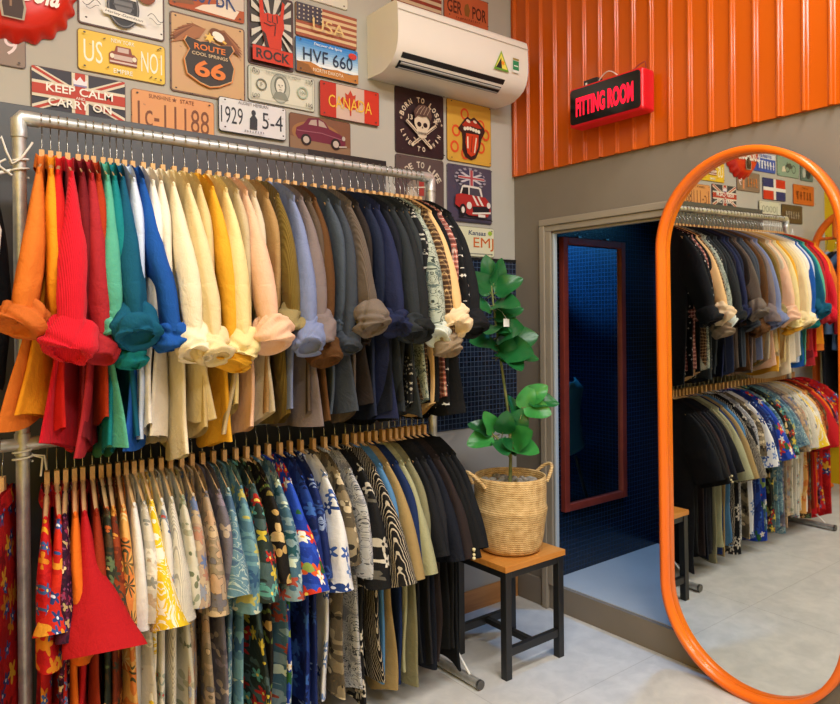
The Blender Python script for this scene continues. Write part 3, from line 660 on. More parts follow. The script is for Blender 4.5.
n = NT('woven_seagrass'); sp = n.node('ShaderNodeSeparateXYZ', [n.oc()])
an = n.math('ARCTAN2', sp.outputs[1], sp.outputs[0])
zz = n.math('MULTIPLY', sp.outputs[2], 2*PI/.0085)
wv = n.math('MULTIPLY', n.math('SINE', zz), n.math('SINE', n.math('MULTIPLY', an, 75)))
wv2 = n.math('MULTIPLY_ADD', n.math('SINE', n.math('ADD', zz, n.math('MULTIPLY', an, 4))), .6, n.math('MULTIPLY', wv, .4))
nz = n.noise(n.oc(), 40, 3)
cc = n.ramp(n.math('MULTIPLY_ADD', wv2, .22, nz), [(.25, '#b08a54'), (.5, '#cfab73'), (.75, '#dfc08b')])
n.bump(wv2, .5, .003); M_sea = n.done(cc, .75, 0, .25)
bk = thing('basket_planter', 'woven seagrass basket with two loop handles on the stool', 'basket', (-.478, -.432, .4365))
prof = [(.0, .002), (.105, .0), (.122, .01), (.128, .03), (.136, .07), (.141, .11), (.147, .15), (.151, .166), (.1525, .172), (.1505, .179), (.146, .19), (.1465, .22), (.1475, .255), (.1475, .29), (.1455, .302), (.141, .304), (.138, .296), (.138, .27), (.137, .262), (0, .262)]
b = MB(); b.lathe(prof, M_sea, n=64); b.build('body', bk)
for sx in (-1, 1):
    b = MB(); ang = math.radians(-14)
    ca, sa = math.cos(ang), math.sin(ang)
    pts = []
    for t in np.linspace(0, PI, 16):
        l = -.05*math.cos(t); q = .145+.05*math.sin(t)**1.2; zq = .27+.06*math.sin(t)
        pts.append((sx*q*ca-l*sa, sx*q*sa+l*ca, zq))
    b.tube(pts, [.007+.001*(i % 2) for i in range(16)], M_sea, 8); b.build('handle', bk)
M_peb = m_noise('pebbles', '#6e6a64', '#b8b2a8', 30, .8, .3)
b = MB(); rg = random.Random(5)
for i in range(46):
    a_ = rg.uniform(0, 2*PI); r_ = .125*math.sqrt(rg.random()); s_ = rg.uniform(.012, .022)
    b.lathe([(.001, -s_*.6), (s_*.8, -s_*.35), (s_, 0), (s_*.75, s_*.4), (.001, s_*.6)], M_peb, (r_*math.cos(a_), r_*math.sin(a_), .266+rg.uniform(-.004, .006)), 9)
pb = b.build('pebble_fill', bk); pb['kind'] = 'stuff'

pl = thing('potted_plant', 'rubber plant with broad glossy green leaves in the basket', 'plant', (-.478, -.432, .705))
n = NT('glossy_leaf'); M_leaf = n.done(n.ramp(n.noise(n.oc(), 7, 3), [(.3, '#15532a'), (.7, '#226b35')]), .32, 0, .5)
n = NT('young_leaf'); M_leaf2 = n.done(n.ramp(n.noise(n.oc(), 7, 3), [(.3, '#2c7c38'), (.7, '#429648')]), .32, 0, .5)
n = NT('plant_stem'); M_stem = n.done(n.ramp(n.noise(n.oc(), 30, 3), [(.3, '#5a6a3a'), (.7, '#8a8a58')]), .6, 0, .3)
R3 = np.array([math.cos(yaw), -math.sin(yaw), 0]); 
def wp(a, h, d=0):   # offset in the plant's own frame: a sideways, h above the soil, d towards the room
    return np.array([a*.80+d*-.55, a*-.58+d*-.8, h])
main = [wp(0, -.02), wp(.004, .12), wp(.0, .25), wp(-.02, .40), wp(-.042, .56), wp(-.062, .72), wp(-.075, .85)]
side = [wp(.004, .13), wp(.03, .2), wp(.05, .29), wp(.075, .34)]
sidel = [wp(.003, .1), wp(-.03, .16), wp(-.07, .2)]
def smooth(pts, k=5):
    pts = np.array(pts); t = np.arange(len(pts)); q = np.linspace(0, len(pts)-1, (len(pts)-1)*k+1); return np.stack([np.interp(q, t, pts[:, i]) for i in range(3)], 1)
b = MB(); pm = smooth(main); b.tube(pm, np.linspace(.0075, .0035, len(pm)), M_stem, 8); b.build('stem', pl)
for s2 in (side, sidel):
    b = MB(); ps = smooth(s2); b.tube(ps, np.linspace(.005, .003, len(ps)), M_stem, 8); b.build('branch', pl)
def leaf(base, dirv, L, W, mat, droop=.25, tw=0):
    base = np.array(base, float); d = np.array(dirv, float); d /= np.linalg.norm(d)
    hint = np.array([-.45+.5*math.sin(tw*7), -.75, .55+.3*math.cos(tw*5)]); sd = np.cross(d, hint)
    if np.linalg.norm(sd) < .2: sd = np.cross(d, [1., 0, .3])
    sd /= np.linalg.norm(sd); nn = np.cross(sd, d)
    P = []
    for i, v in enumerate(np.linspace(0, 1, 15)):
        w = W*max(.03, (math.sin(PI*min(1, v**.78))**.62)) if 0 < v < 1 else .002
        c = base+d*L*v-nn*droop*L*v*v*.6
        P.append([c+sd*w*u+nn*(.16*w*u*u*2-.006*abs(u)*math.sin(v*9)) for u in np.linspace(-1, 1, 9)])
    m = MB(); m.grid(np.array(P), mat); m.tube([base-d*.035, base-d*.012, base+d*.01], .0022, M_stem, 6)
    return m.build('leaf', pl)
LV = [ # (sideways, height), direction (side, up, toward room), length, half width, young?
 ((-.06, .90), (-.15, 1, .1), .13, .036, 0), ((-.05, .90), (.35, 1, .25), .12, .034, 0), ((-.06, .86), (-.7, .7, .4), .13, .04, 0), ((-.045, .86), (.8, .55, .4), .13, .045, 0),
 ((-.055, .80), (.6, .1, .8), .14, .048, 0), ((-.06, .78), (-.9, .25, .5), .13, .045, 0), ((-.055, .74), (.9, .3, .3), .13, .042, 0), ((-.05, .70), (-.4, -.2, .9), .13, .045, 0), ((-.05, .70), (.75, .0, .6), .12, .045, 0),
 ((-.045, .64), (.4, .25, .6), .15, .055, 0), ((-.04, .60), (1, .3, .2), .17, .06, 0), ((-.04, .58), (.8, -.05, .7), .16, .058, 0), ((-.04, .56), (.5, -.4, .8), .15, .055, 0), ((-.045, .60), (-.8, .2, .5), .14, .05, 0), ((-.035, .54), (1, .05, .4), .16, .052, 0), ((-.04, .56), (.3, .8, .5), .13, .05, 0),
 ((.05, .30), (.4, 1, .3), .11, .038, 1), ((.07, .335), (.8, .6, .2), .11, .038, 1), ((.075, .335), (1, .05, .2), .13, .04, 0), ((.06, .31), (1, -.2, .6), .12, .042, 1), ((.035, .25), (-.2, 1, -.3), .12, .04, 0), ((.05, .28), (.3, .4, -.8), .12, .042, 0),
 ((-.07, .2), (-.35, 1, .4), .11, .038, 1), ((-.075, .2), (-1, .5, .1), .11, .038, 0), ((-.07, .19), (-.9, -.15, .5), .13, .042, 1), ((-.05, .18), (.2, -.3, .9), .11, .042, 0), ((-.03, .2), (.1, .9, .6), .11, .042, 0),
 ((.01, .16), (.5, .55, .8), .13, .05, 1), ((.01, .14), (.7, .1, .8), .13, .048, 1), ((.005, .2), (.5, .9, .1), .12, .045, 0), ((.0, .13), (-.3, .5, .9), .11, .042, 0)]
rg = random.Random(8)
for (a_, h_), (s_, u_, t_), L, W, yg in LV:
    if h_ > .5: a_ -= .014*(h_-.5)/.4; h_ = .5+(h_-.5)*.82-.02
    leaf(wp(a_, h_), wp(s_, u_, t_), L*.98, W*1.05, M_leaf2 if yg else M_leaf, rg.uniform(.05, .35), rg.uniform(-.5, .5))
tgl = thing('price_tag', 'small white paper tag hanging among the plant leaves', 'tag', (-.478, -.432, .705)); q = wp(-.02, .66, .06)
b = MB(); b.box(tuple(q+[-.016, -.0006, -.02]), tuple(q+[.016, .0006, .012]), flat('#e8e8e6')); b.build('paper', tgl)
b = MB(); b.tube([q+[0, 0, .012], q+[-.005, .02, .04], wp(-.058, .72)], .0008, M_cord, 5); b.build('string', tgl)

# ------------------------------------------------------------------ clothes rack
YR, ZU, ZL_, XA, XB = -.2905, 1.943, 1.045, -2.217, -.768
rk = thing('clothes_rack', 'galvanised pipe clothes rack with two full hanging rails', 'clothes rack', ((XA+XB)/2, YR, 0))
x0, x1 = XA-(XA+XB)/2, XB-(XA+XB)/2
RR = .0175
for x in (x0, x1):
    b = MB(); b.tube([(x, 0, .02), (x, 0, ZU-.02)], RR, M_galv, 16); b.build('post', rk)
    b = MB(); b.tube([(x, -.27, .0195), (x, .24, .0195)], RR, M_galv, 16); b.tube([(x, -.272, .0195), (x, -.262, .0195)], RR*1.06, flat('#6a6a68', .4, .8), 16); b.build('foot', rk)
    b = MB(); b.tube([(x, -.21, .036), (x-.0, -.02, .2)], .005, flat('#d4d4d0', .4), 8); b.build('brace', rk)
    b = MB(); b.tube([(x, 0, ZU-.055), (x, 0, ZU-.006), (x+(.004 if x < 0 else -.004), 0, ZU), (x+(.05 if x < 0 else -.05), 0, ZU)], .0205, M_galv, 16); b.build('elbow_fitting', rk)
    b = MB(); b.tube([(x, 0, ZL_-.03), (x, 0, ZL_+.03)], .0205, M_galv, 16); b.tube([(x, 0, ZL_), (x+(.04 if x < 0 else -.04), 0, ZL_)], .0195, M_galv, 16); b.build('tee_fitting', rk)
for z, nm in ((ZU, 'upper_rail'), (ZL_, 'lower_rail'), (.105, 'bottom_rail')):
    b = MB(); b.tube([(x0-(.075 if z == ZL_ else 0), 0, z), (x1, 0, z)], RR if z > .5 else .014, M_galv, 16); b.build(nm, rk)

# ------------------------------------------------------------------ fabrics
def fab(n, col, rough=.85, cord=0, var=.12):
    o = n.oc()
    if var:
        f = n.noise(o, 5, 4, .6)
        g = n.node('ShaderNodeHueSaturation', {'Hue': .5, 'Saturation': 1.0, 'Value': n.math('MULTIPLY_ADD', f, var*2, 1-var), 'Color': col})
        col = g.outputs[0]
    sp = n.node('ShaderNodeSeparateXYZ', [o])
    a = n.math('MULTIPLY_ADD', sp.outputs[1], .3, sp.outputs[0])
    if cord: h = n.math('SINE', n.math('MULTIPLY', a, 2*PI/.0045))
    else: h = n.noise(n.vmath('MULTIPLY', o, (260., 260., 120.)), 1.0, 2)
    h2 = n.math('ADD', n.math('MULTIPLY', h, .13 if cord else .15), n.math('MULTIPLY', n.noise(o, 22, 3, .6, .6), 1.1))
    n.bump(h2, .5, .011)
    m = n.done(col, rough, 0, .12)
    n.put(n.b.inputs['Sheen Weight'], .06 if cord else .0)
    return m
def plain(h, cord=0): n = NT('cloth_'+h.strip('#')); c = n.node('ShaderNodeRGB'); c.outputs[0].default_value = srgb(h); return fab(n, c.outputs[0], cord=cord)
PAT = 1.8
def uv2(n, sc, off=0.0, rot=0):
    sp = n.node('ShaderNodeSeparateXYZ', [n.oc()])
    a = n.math('ADD', sp.outputs[1], n.math('MULTIPLY', sp.outputs[0], 1.3))
    v = n.node('ShaderNodeCombineXYZ', [a, sp.outputs[2], 0.0]).outputs[0]
    w = n.vmath('SCALE', n.noise(v, 9, 1, col=True)); w.node.inputs['Scale'].default_value = .03
    v = n.vmath('ADD', v, w)
    sc *= PAT
    mp = n.node('ShaderNodeMapping', {'Vector': v, 'Location': (off, off*.7, 0), 'Rotation': (0, 0, rot), 'Scale': (sc, sc, sc)})
    return mp.outputs[0]
def motif(n, base, sc, cols, petals=5, size=.48, center=None, presence=1.0, off=0.0, sharp=.3, rim=None):
    v = uv2(n, sc, off, off)
    vo = n.node('ShaderNodeTexVoronoi', {'Vector': v, 'Scale': 1.0, 'Randomness': .75}, voronoi_dimensions='2D')
    d = n.vmath('MULTIPLY', n.vmath('SUBTRACT', v, vo.outputs['Position']), (1, 1, 0)); r = n.vmath('LENGTH', d)
    sd = n.node('ShaderNodeSeparateXYZ', [d]); sc_ = n.node('ShaderNodeSeparateColor', [vo.outputs['Color']])
    an = n.math('ADD', n.math('ARCTAN2', sd.outputs[1], sd.outputs[0]), n.math('MULTIPLY', sc_.outputs[0], 6.28))
    th = n.math('MULTIPLY', n.math('MULTIPLY_ADD', n.math('COSINE', n.math('MULTIPLY', an, float(petals))), sharp, 1-sharp), size)
    on = n.math('LESS_THAN', sc_.outputs[1], presence)
    k = len(cols); col = n.ramp(sc_.outputs[2], [(i/k, c) for i, c in enumerate(cols)], True)
    out = base
    if rim: out = n.mix(n.math('MULTIPLY', n.math('LESS_THAN', r, n.math('ADD', th, .05)), on), out, rim)
    out = n.mix(n.math('MULTIPLY', n.math('LESS_THAN', r, th), on), out, col)
    if center: out = n.mix(n.math('MULTIPLY', n.math('LESS_THAN', r, size*.2), on), out, center)
    return out
def rgb(n, h): c = n.node('ShaderNodeRGB'); c.outputs[0].default_value = srgb(h); return c.outputs[0]
def mottled(n, c1, c2, sc=18, p=.5, off=0):
    return n.ramp(n.noise(uv2(n, sc, off), 1.0, 2, .5, 1.0), [(0, c1), (p, c2)], True)
def floral(name, base, *layers):
    n = NT(name); c = mottled(n, *base) if isinstance(base, tuple) else rgb(n, base)
    for L in layers: c = motif(n, c, **L)
    return fab(n, c, .7, 0, .06)
def zebra(name, c1, c2, sc=22, dist=6.0, p=.5, rot=.3):
    n = NT(name); w = n.node('ShaderNodeTexWave', {'Vector': uv2(n, 1, 0, rot), 'Scale': sc, 'Distortion': dist, 'Detail': 2.0, 'Detail Scale': 1.2})
    return fab(n, n.ramp(w.outputs['Fac'], [(0, c1), (p, c2)], True), .7, 0, .06)
def plaid(name, base, c2, c3, s=.017):
    n = NT(name); v = uv2(n, 1/PAT); sp = n.node('ShaderNodeSeparateXYZ', [v]); c = rgb(n, base)
    for ax in (0, 1):
        q = n.math('FRACT', n.math('DIVIDE', sp.outputs[ax], s)); c = n.mix(n.math('MULTIPLY', n.math('LESS_THAN', q, .42), .55), c, c2)
        q = n.math('FRACT', n.math('ADD', n.math('DIVIDE', sp.outputs[ax], s), .33)); c = n.mix(n.math('MULTIPLY', n.math('LESS_THAN', q, .1), .8), c, c3)
    return fab(n, c, .8, 0, .06)
def dots(name, base, c2, sc=60, size=.2): return floral(name, base, dict(sc=sc, cols=[c2], petals=4, size=size, sharp=.3, presence=.8))
def lines(name, c1, c2, c3, sc=16):
    n = NT(name); f = n.noise(uv2(n, sc), 1.0, 3, .55, .8)
    q = n.math('FRACT', n.math('MULTIPLY', f, 9.0))
    c = n.mix(n.math('LESS_THAN', q, .22), c1, c2); c = n.mix(n.math('LESS_THAN', f, .4), c, c3)
    return fab(n, c, .75, 0, .06)

# ------------------------------------------------------------------ hangers
def make_hanger():
    r = thing('clothes_hanger', 'wooden hanger', 'hanger')
    b = MB(); P = []
    for y_ in np.linspace(-.178, .178, 25):
        a = abs(y_)/.178; zt = -.115-.06*a**1.25; h = .022-.008*a; t = .006
        P.append([(-t, y_, zt-h), (t, y_, zt-h), (t*1.1, y_, zt-h*.3), (t*.5, y_, zt), (-t*.5, y_, zt), (-t*1.1, y_, zt-h*.3)])
    P = np.array(P); b.grid(P, M_hang, wrapu=True); b.add(P[0], [tuple(range(6))], M_hang); b.add(P[-1], [tuple(range(6))[::-1]], M_hang)
    b.box((-.0065, -.014, -.128), (.0065, .014, -.083), M_hang)
    b.build('shoulder_bar', r)
    b = MB(); pts = [(0, 0, -.086), (0, 0, -.058), (0, .004, -.046), (0, .014, -.034)]
    for t in np.linspace(-55, 200, 16):
        a = math.radians(t); pts.append((0, .0202*math.cos(a)+.0, .0202*math.sin(a)))
    b.tube(pts, .0017, M_wire, 6); b.build('hook', r)
    return r
HANG = make_hanger(); hang_used = [False]
def place_hanger(x, y, z, rz, label, group, ry=0):
    if not hang_used[0]: o = HANG; hang_used[0] = True
    else: o = copy_tree(HANG)
    o.location = (x, y, z); o.rotation_euler = (0, ry, rz); tag(o, label, 'hanger', group); return o

# ------------------------------------------------------------------ shirts
def vnoise(rg, n=5):
    """smooth random 2-D function of (a, b)"""
    k = [(rg.uniform(.5, 1.0), rg.uniform(1, 5), rg.uniform(-5, 5), rg.uniform(0, 6.28)) for _ in range(n)]
    s = sum(q[0] for q in k)
    return lambda a, b: sum(q[0]*np.sin(q[1]*a+q[2]*b+q[3]) for q in k)/s
def pnoise(rg, n=5, hi=3):
    """the same, periodic in the angle a"""
    k = [(rg.uniform(.5, 1.0), rg.randint(1, hi), rg.uniform(-4, 4), rg.uniform(0, 6.28)) for _ in range(n)]
    s = sum(q[0] for q in k)
    return lambda a, b: sum(q[0]*np.sin(q[1]*a+q[2]*b+q[3]) for q in k)/s
def torso_mesh(rg, mat, W=.205, L=.86, T=.014, fold=.010, tail=.04, flare=.03, sway=0.0, neck=0.0, curl=0.0):
    n_, m_ = 64, 30; th = np.arange(n_)*2*PI/n_; c, s = np.cos(th), np.sin(th)
    yb = np.sign(c)*np.abs(c)**.8; xb = np.sign(s)*np.abs(s)**.6
    v = np.linspace(0, 1, m_)[:, None]
    y0 = W*yb[None, :]
    a = np.clip((np.abs(y0)-.05)/(W-.05), 0, 1)
    zs = -.103-.068*a**1.2-neck*np.clip(1-np.abs(y0)/.095, 0, 1)**.6
    fn, fn2, fn3 = vnoise(rg), vnoise(rg), vnoise(rg, 3)
    zh = -L-tail*np.cos(np.clip(y0/W, -1, 1)*PI/2)+tail*.5+.022*fn3(y0*7, 0*y0)
    z = zs+(zh-zs)*v
    Tv = .009+(T-.009)*np.clip(v*3, 0, 1)
    w = 1-.06*np.sin(np.clip(v*2.2, 0, 1)*PI)+flare*v*v
    ph = rg.uniform(0, 6.28); ky = rg.uniform(20, 34)
    A = fold*np.clip((v-.1)*1.5, 0, 1)
    dx = A*(np.sin(ky*y0+ph+1.2*fn(v*2, y0*3))+.5*fn2(y0*16, v*3))
    q = np.clip((-y0-.06)/(W-.06), 0, 1)
    X = xb[None, :]*Tv+dx+sway*v**1.5+curl*q**1.6*np.clip((v-.35)/.65, 0, 1)**1.3
    z = z-.5*abs(curl)*q*v**3
    Y = y0*w+.010*v*fn2(v*3, y0*6)
    P = np.stack([X, Y+0*z, z], -1)
    b = MB(); b.grid(P, mat, wrapu=True); return b
def frames(path):
    T = np.gradient(path, axis=0); T /= np.linalg.norm(T, axis=1)[:, None]; return T
def sleeve_mesh(rg, mat, side, ctr, a_, b_, fold=.004, nf=3, m_=30, n_=36):
    """ctr: points (x, y outward, z) of the sleeve after the armhole; a_, b_: half depth / half thickness along it"""
    C0 = np.array([(0, .165, -.25)]+list(ctr), float); t = np.linspace(0, 1, len(C0)); q = np.linspace(0, 1, m_)
    cen = np.stack([np.interp(q, t, C0[:, i]) for i in range(3)], 1)
    for _ in range(6): cen[1:-1] = (cen[:-2]+2*cen[1:-1]+cen[2:])/4
    A = np.interp(q, np.linspace(0, 1, len(a_)), a_); B = np.interp(q, np.linspace(0, 1, len(b_)), b_)
    T = frames(cen); th = np.arange(n_)*2*PI/n_; fn, fn2 = pnoise(rg, 4, 3), pnoise(rg, 4, 2); ph = rg.uniform(0, 6.28)
    fa, fb = rg.choice([2, 3, 4]), rg.choice([3, 5])
    P = np.zeros((m_, n_, 3)); c, s = np.cos(th), np.sin(th)
    for i in range(m_):
        k = min(1, q[i]/.35); k = k*k*(3-2*k)
        perp = np.array([0, -T[i][2], T[i][1]]); perp /= np.linalg.norm(perp)+1e-9
        ax = (1-k)*np.array([0, .25, 1.0])+k*perp; ax /= np.linalg.norm(ax)
        g = min(1, q[i]*1.8)
        # long soft folds running down the sleeve, a few creases across it low down
        rip = 1+g*(.11*np.sin(fa*th+ph+.9*q[i])+.07*np.sin(fb*th-ph*2+1.7*q[i]))+.05*g*q[i]*np.sin(14*q[i]+2*th+ph)
        lx = B[i]*np.sign(s)*np.abs(s)**.8*rip+fold*g*fn2(th, q[i]*2.5)
        la = A[i]*c*(1+.05*g*fn(th, q[i]*3))
        P[i] = cen[i]+la[:, None]*ax[None, :]+lx[:, None]*np.array([[1, 0, 0]])
    P[..., 1] *= side
    if side < 0: P = P[:, ::-1]
    b = MB(); b.grid(P, mat, wrapu=True); return b, cen[-1]*np.array([1, side, 1]), T[-1]*np.array([1, side, 1])
def cuff_mesh(rg, mat, c, ax, rx, ry, h, crumple=1.0):
    """a thick, creased rolled-up cuff around the sleeve end; ax points out of the opening"""
    prof = np.array([(.45, .5), (.70, .66), (.92, .6), (1.02, .4), (1.0, .2), (1.05, .0), (1.1, -.2), (1.08, -.4), (.98, -.56), (.84, -.62), (.7, -.56), (.58, -.42), (.42, -.34), (.22, -.3), (.01, -.3)])
    n_, m_ = 48, 44; th = np.arange(n_)*2*PI/n_; k = np.linspace(0, 1, m_); kp = np.linspace(0, 1, len(prof))
    pr = np.stack([np.interp(k, kp, prof[:, i]) for i in (0, 1)], 1)
    for _ in range(2): pr[1:-1] = (pr[:-2]+2*pr[1:-1]+pr[2:])/4
    f1, f3 = pnoise(rg, 4, 3), pnoise(rg, 4, 2)
    ax = np.array(ax, float); ax /= np.linalg.norm(ax); ux = np.array([1., 0, 0]); ux -= ux.dot(ax)*ax; ux /= np.linalg.norm(ux); uy = np.cross(ax, ux)
    kk, tt = k[:, None], th[None, :]; o = np.clip((pr[:, :1]-.4)*2, 0, 1)
    rad = pr[:, :1]*(1+crumple*o*(.11*f1(tt, kk*2)+.07*np.sin(tt+rg.uniform(0, 6.28))))
    for j in range(4):                                   # creases wound round the roll
        a0, am, ph, dep = rg.uniform(.12, .72), rg.uniform(.06, .2), rg.uniform(0, 6.28), rg.uniform(.14, .30)
        line = a0+am*np.sin(tt+ph)+.04*np.sin(2*tt+ph*2); d = kk-line
        rad = rad-crumple*o*dep*np.exp(-(d/.04)**2)*(.55+.45*np.sin(tt*1+ph*3))+crumple*o*.10*np.exp(-((d-.085)/.05)**2)
    for j in range(4):                                   # pinched folds crossing it
        t0, sl, dep = rg.uniform(0, 6.28), rg.uniform(-3, 3), rg.uniform(.08, .2)
        d = np.angle(np.exp(1j*(tt-t0-sl*(kk-.4)))); rad = rad-crumple*o*dep*np.exp(-(d/.16)**2)
    hh = pr[:, 1:2]*h*(1+.18*f3(tt, kk))+.07*h*f3(tt+1, 0*kk)
    P = c+rad[..., None]*(rx*np.cos(th)[None, :, None]*ux+ry*np.sin(th)[None, :, None]*uy)-hh[..., None]*ax
    b = MB(); b.grid(P, mat, wrapu=True); return b
def collar_mesh(rg, mat, hl=.06, tx=.0155, fold=True, dz=0.0):
    n_ = 32; th = np.arange(n_)*2*PI/n_; P = []
    pr = [(1.0, -.022), (.95, .0), (.92, .010), (1.0, .014), (1.12, .006), (1.3, -.012), (1.4, -.026)] if fold else [(1.05, -.012), (1.0, 0), (.95, .006), (.9, .0)]
    for k, z in pr:
        P.append(np.stack([tx*k*np.sin(th), hl*(1+(k-1)*.7)*np.cos(th), -.110+dz+z-.016*np.abs(np.cos(th))**3+0*th], 1))
    b = MB(); b.grid(np.array(P), mat, wrapu=True); return b

# pixel-free rail positions: neck spacing measured along the rail
KX = [0, 22, 70, 140, 168, 205, 270, 294, 369, 415, 440]; KV = [XA-.05, -2.185, -2.08, -1.90, -1.82, -1.70, -1.47, -1.385, -1.08, -.90, -.80]
rail = lambda k: float(np.interp(k, KX, KV))

U = [ # position, short name, description, cloth, options
 (33, 'burnt orange shirt', 'burnt orange cotton shirt', plain('#d5732a'), dict(cuff=(.056, .045, .062), oz=.02, out=.03, dx=-.035, cc='#bf6429', curl=-.12, L=.80)),
 (43, 'amber shirt', 'amber yellow orange shirt', plain('#e2911f'), dict(curl=-.07, L=.79)),
 (53, 'red shirt', 'plain red shirt', plain('#c4201f'), {}),
 (63, 'scarlet shirt', 'scarlet corduroy shirt with pointed hem', plain('#d01a2c', 1), dict(cuff=(.062, .05, .08), out=.06, dx=-.01, oz=-.03, W=.034, tail=.10, curl=-.08, L=.87)),
 (75, 'maroon shirt', 'dark maroon shirt', plain('#6e1a20'), {}),
 (83, 'brick shirt', 'brick red shirt', plain('#a3282f'), dict(cuff=(.04, .045, .08), out=.02, dx=.012, oz=-.05)),
 (91, 'rust shirt', 'rust brown shirt', plain('#a33418'), {}),
 (101, 'sea green shirt', 'pale sea green shirt', plain('#55a58c'), dict(cuff=(.036, .042, .06), out=.03, dx=.006, oz=.0)),
 (109, 'teal shirt', 'dark teal shirt', plain('#17787c'), dict(cuff=(.04, .042, .06), out=.0, dx=.03, oz=-.08)),
 (116, 'petrol shirt', 'petrol blue shirt', plain('#14526c'), dict(cuff=(.058, .052, .085), out=.05, dx=.018, oz=0.0, W=.032)),
 (124, 'ice blue shirt', 'ice blue shirt', plain('#c2cfe4'), {}),
 (133, 'royal blue shirt', 'royal blue shirt', plain('#1d509c'), dict(cuff=(.05, .045, .06), out=.03, dx=.055, oz=-.035)),
 (145, 'white shirt', 'bright white shirt', plain('#e6e0d6'), dict(tail=.08)),
 (155, 'off-white shirt', 'off-white shirt', plain('#e4d9c4'), {}),
 (165, 'ivory shirt', 'ivory shirt', plain('#e6d8b8'), dict(cuff=(.05, .05, .085), out=.04, dx=.03, oz=-.05, L=.96)),
 (176, 'pale khaki shirt', 'pale khaki twill shirt', plain('#ddc99a'), dict(cuff=(.05, .05, .08), out=.05, dx=.035, oz=-.06)),
 (187, 'sand shirt', 'sand beige shirt', plain('#d2b982'), {}),
 (200, 'mustard shirt', 'mustard yellow shirt', plain('#dca22f'), dict(cuff=(.055, .05, .05), out=.02, dx=.03, oz=-.10, L=.93)),
 (210, 'cream yellow shirt', 'pale cream yellow shirt', plain('#e0cc90'), dict(cuff=(.045, .045, .075), out=.045, dx=.01, oz=-.055)),
 (219, 'stone shirt', 'stone beige shirt', plain('#bba884'), {}),
 (228, 'peach shirt', 'peach pink shirt', plain('#dfb494'), dict(cuff=(.058, .055, .075), out=.055, dx=.03, oz=-.03)),
 (237, 'oatmeal shirt', 'oatmeal shirt', plain('#c6b79c'), {}),
 (247, 'tan shirt', 'tan brown shirt', plain('#a17f52'), {}),
 (259, 'olive shirt', 'olive corduroy shirt', plain('#6f5a26', 1), dict(cuff=(.05, .05, .085), out=.03, dx=.01, oz=.0, cc='#8a7a50')),
 (270, 'slate blue shirt', 'slate blue denim shirt', plain('#7680a2'), dict(cuff=(.05, .052, .085), out=.05, dx=.0, oz=-.04)),
 (279, 'mauve grey shirt', 'mauve grey shirt', plain('#776a68'), dict(cuff=(.046, .048, .085), out=.04, dx=.008, oz=-.02)),
 (288, 'umber shirt', 'dark umber shirt', plain('#54463a'), {}),
 (296, 'chocolate shirt', 'chocolate brown shirt', plain('#583a20'), dict(cuff=(.05, .05, .07), out=.01, dx=.0, oz=-.09)),
 (305, 'gunmetal shirt', 'gunmetal grey shirt', plain('#434b55'), {}),
 (315, 'steel grey shirt', 'steel grey shirt', plain('#3b4048'), dict(cuff=(.04, .045, .06), out=.01, dx=.0, oz=-.06)),
 (325, 'taupe shirt', 'taupe brown shirt', plain('#5e5248', 1), dict(cuff=(.056, .055, .075), out=.06, dx=.01, oz=.01, cc='#6e6258')),
 (334, 'espresso shirt', 'espresso black brown shirt', plain('#2c2522'), {}),
 (344, 'midnight shirt', 'midnight blue shirt', plain('#20263a'), {}),
 (353, 'navy shirt', 'navy shirt', plain('#232844'), dict(cuff=(.05, .048, .065), out=.045, dx=.01, oz=.0)),
 (361, 'ink shirt', 'ink black shirt', plain('#191b24'), {}),
 (369, 'charcoal shirt', 'charcoal shirt', plain('#2c3034'), dict(cuff=(.05, .048, .06), out=.05, dx=.005, oz=-.02)),
 (377, 'coal shirt', 'coal grey shirt', plain('#222426'), dict(cuff=(.048, .05, .06), out=.06, dx=.0, oz=-.02)),
 (385, 'graphite shirt', 'graphite shirt', plain('#303436'), {}),
 (392, 'speckled shirt', 'black shirt speckled white', dots('speckle', '#1f2022', '#b8b4aa', 34, .3), {}),
 (398, 'camouflage shirt', 'pale grey green camouflage shirt', lines('pale_camo', '#a9b0a0', '#3c4440', '#5c6a66', 14), dict(cuff=(.042, .046, .06), out=.06, dx=.0, oz=-.04, cc='#c6ccc2')),
 (404, 'brown plaid shirt', 'brown plaid shirt', plaid('brown_plaid', '#6a4c34', '#2a1f1a', '#c8a878'), dict(cuff=(.045, .05, .06), out=.06, dx=.0, oz=-.085, cc='#8a7862')),
 (410, 'cream tan shirt', 'cream tan shirt with jutting rolled cuff', plain('#ddb680'), dict(cuff=(.05, .055, .085), out=.075, dx=.0, oz=.0, cc='#e0c6a0')),
 (416, 'jet black shirt', 'jet black shirt', plain('#17181b'), {}),
 (421, 'pink plaid shirt', 'pink and black plaid shirt', plaid('pink_plaid', '#b8685c', '#2a2022', '#e0c8b8', .02), {}),
 (427, 'dotted shirt', 'black shirt with small white dots', dots('white_dots', '#151619', '#d8d6d0', 18, .17), dict(out=.045, dx=.0, oz=.0)),
 (433, 'sooty shirt', 'sooty black shirt', plain('#1c1d20'), dict(cuff=(.05, .055, .07), out=.06, dx=.0, oz=-.01)),
]
def lab(prefix, i, lst, rail_name):
    return prefix
UG, LG = 'long sleeved shirts on the upper rail', 'short sleeved shirts on the lower rail'
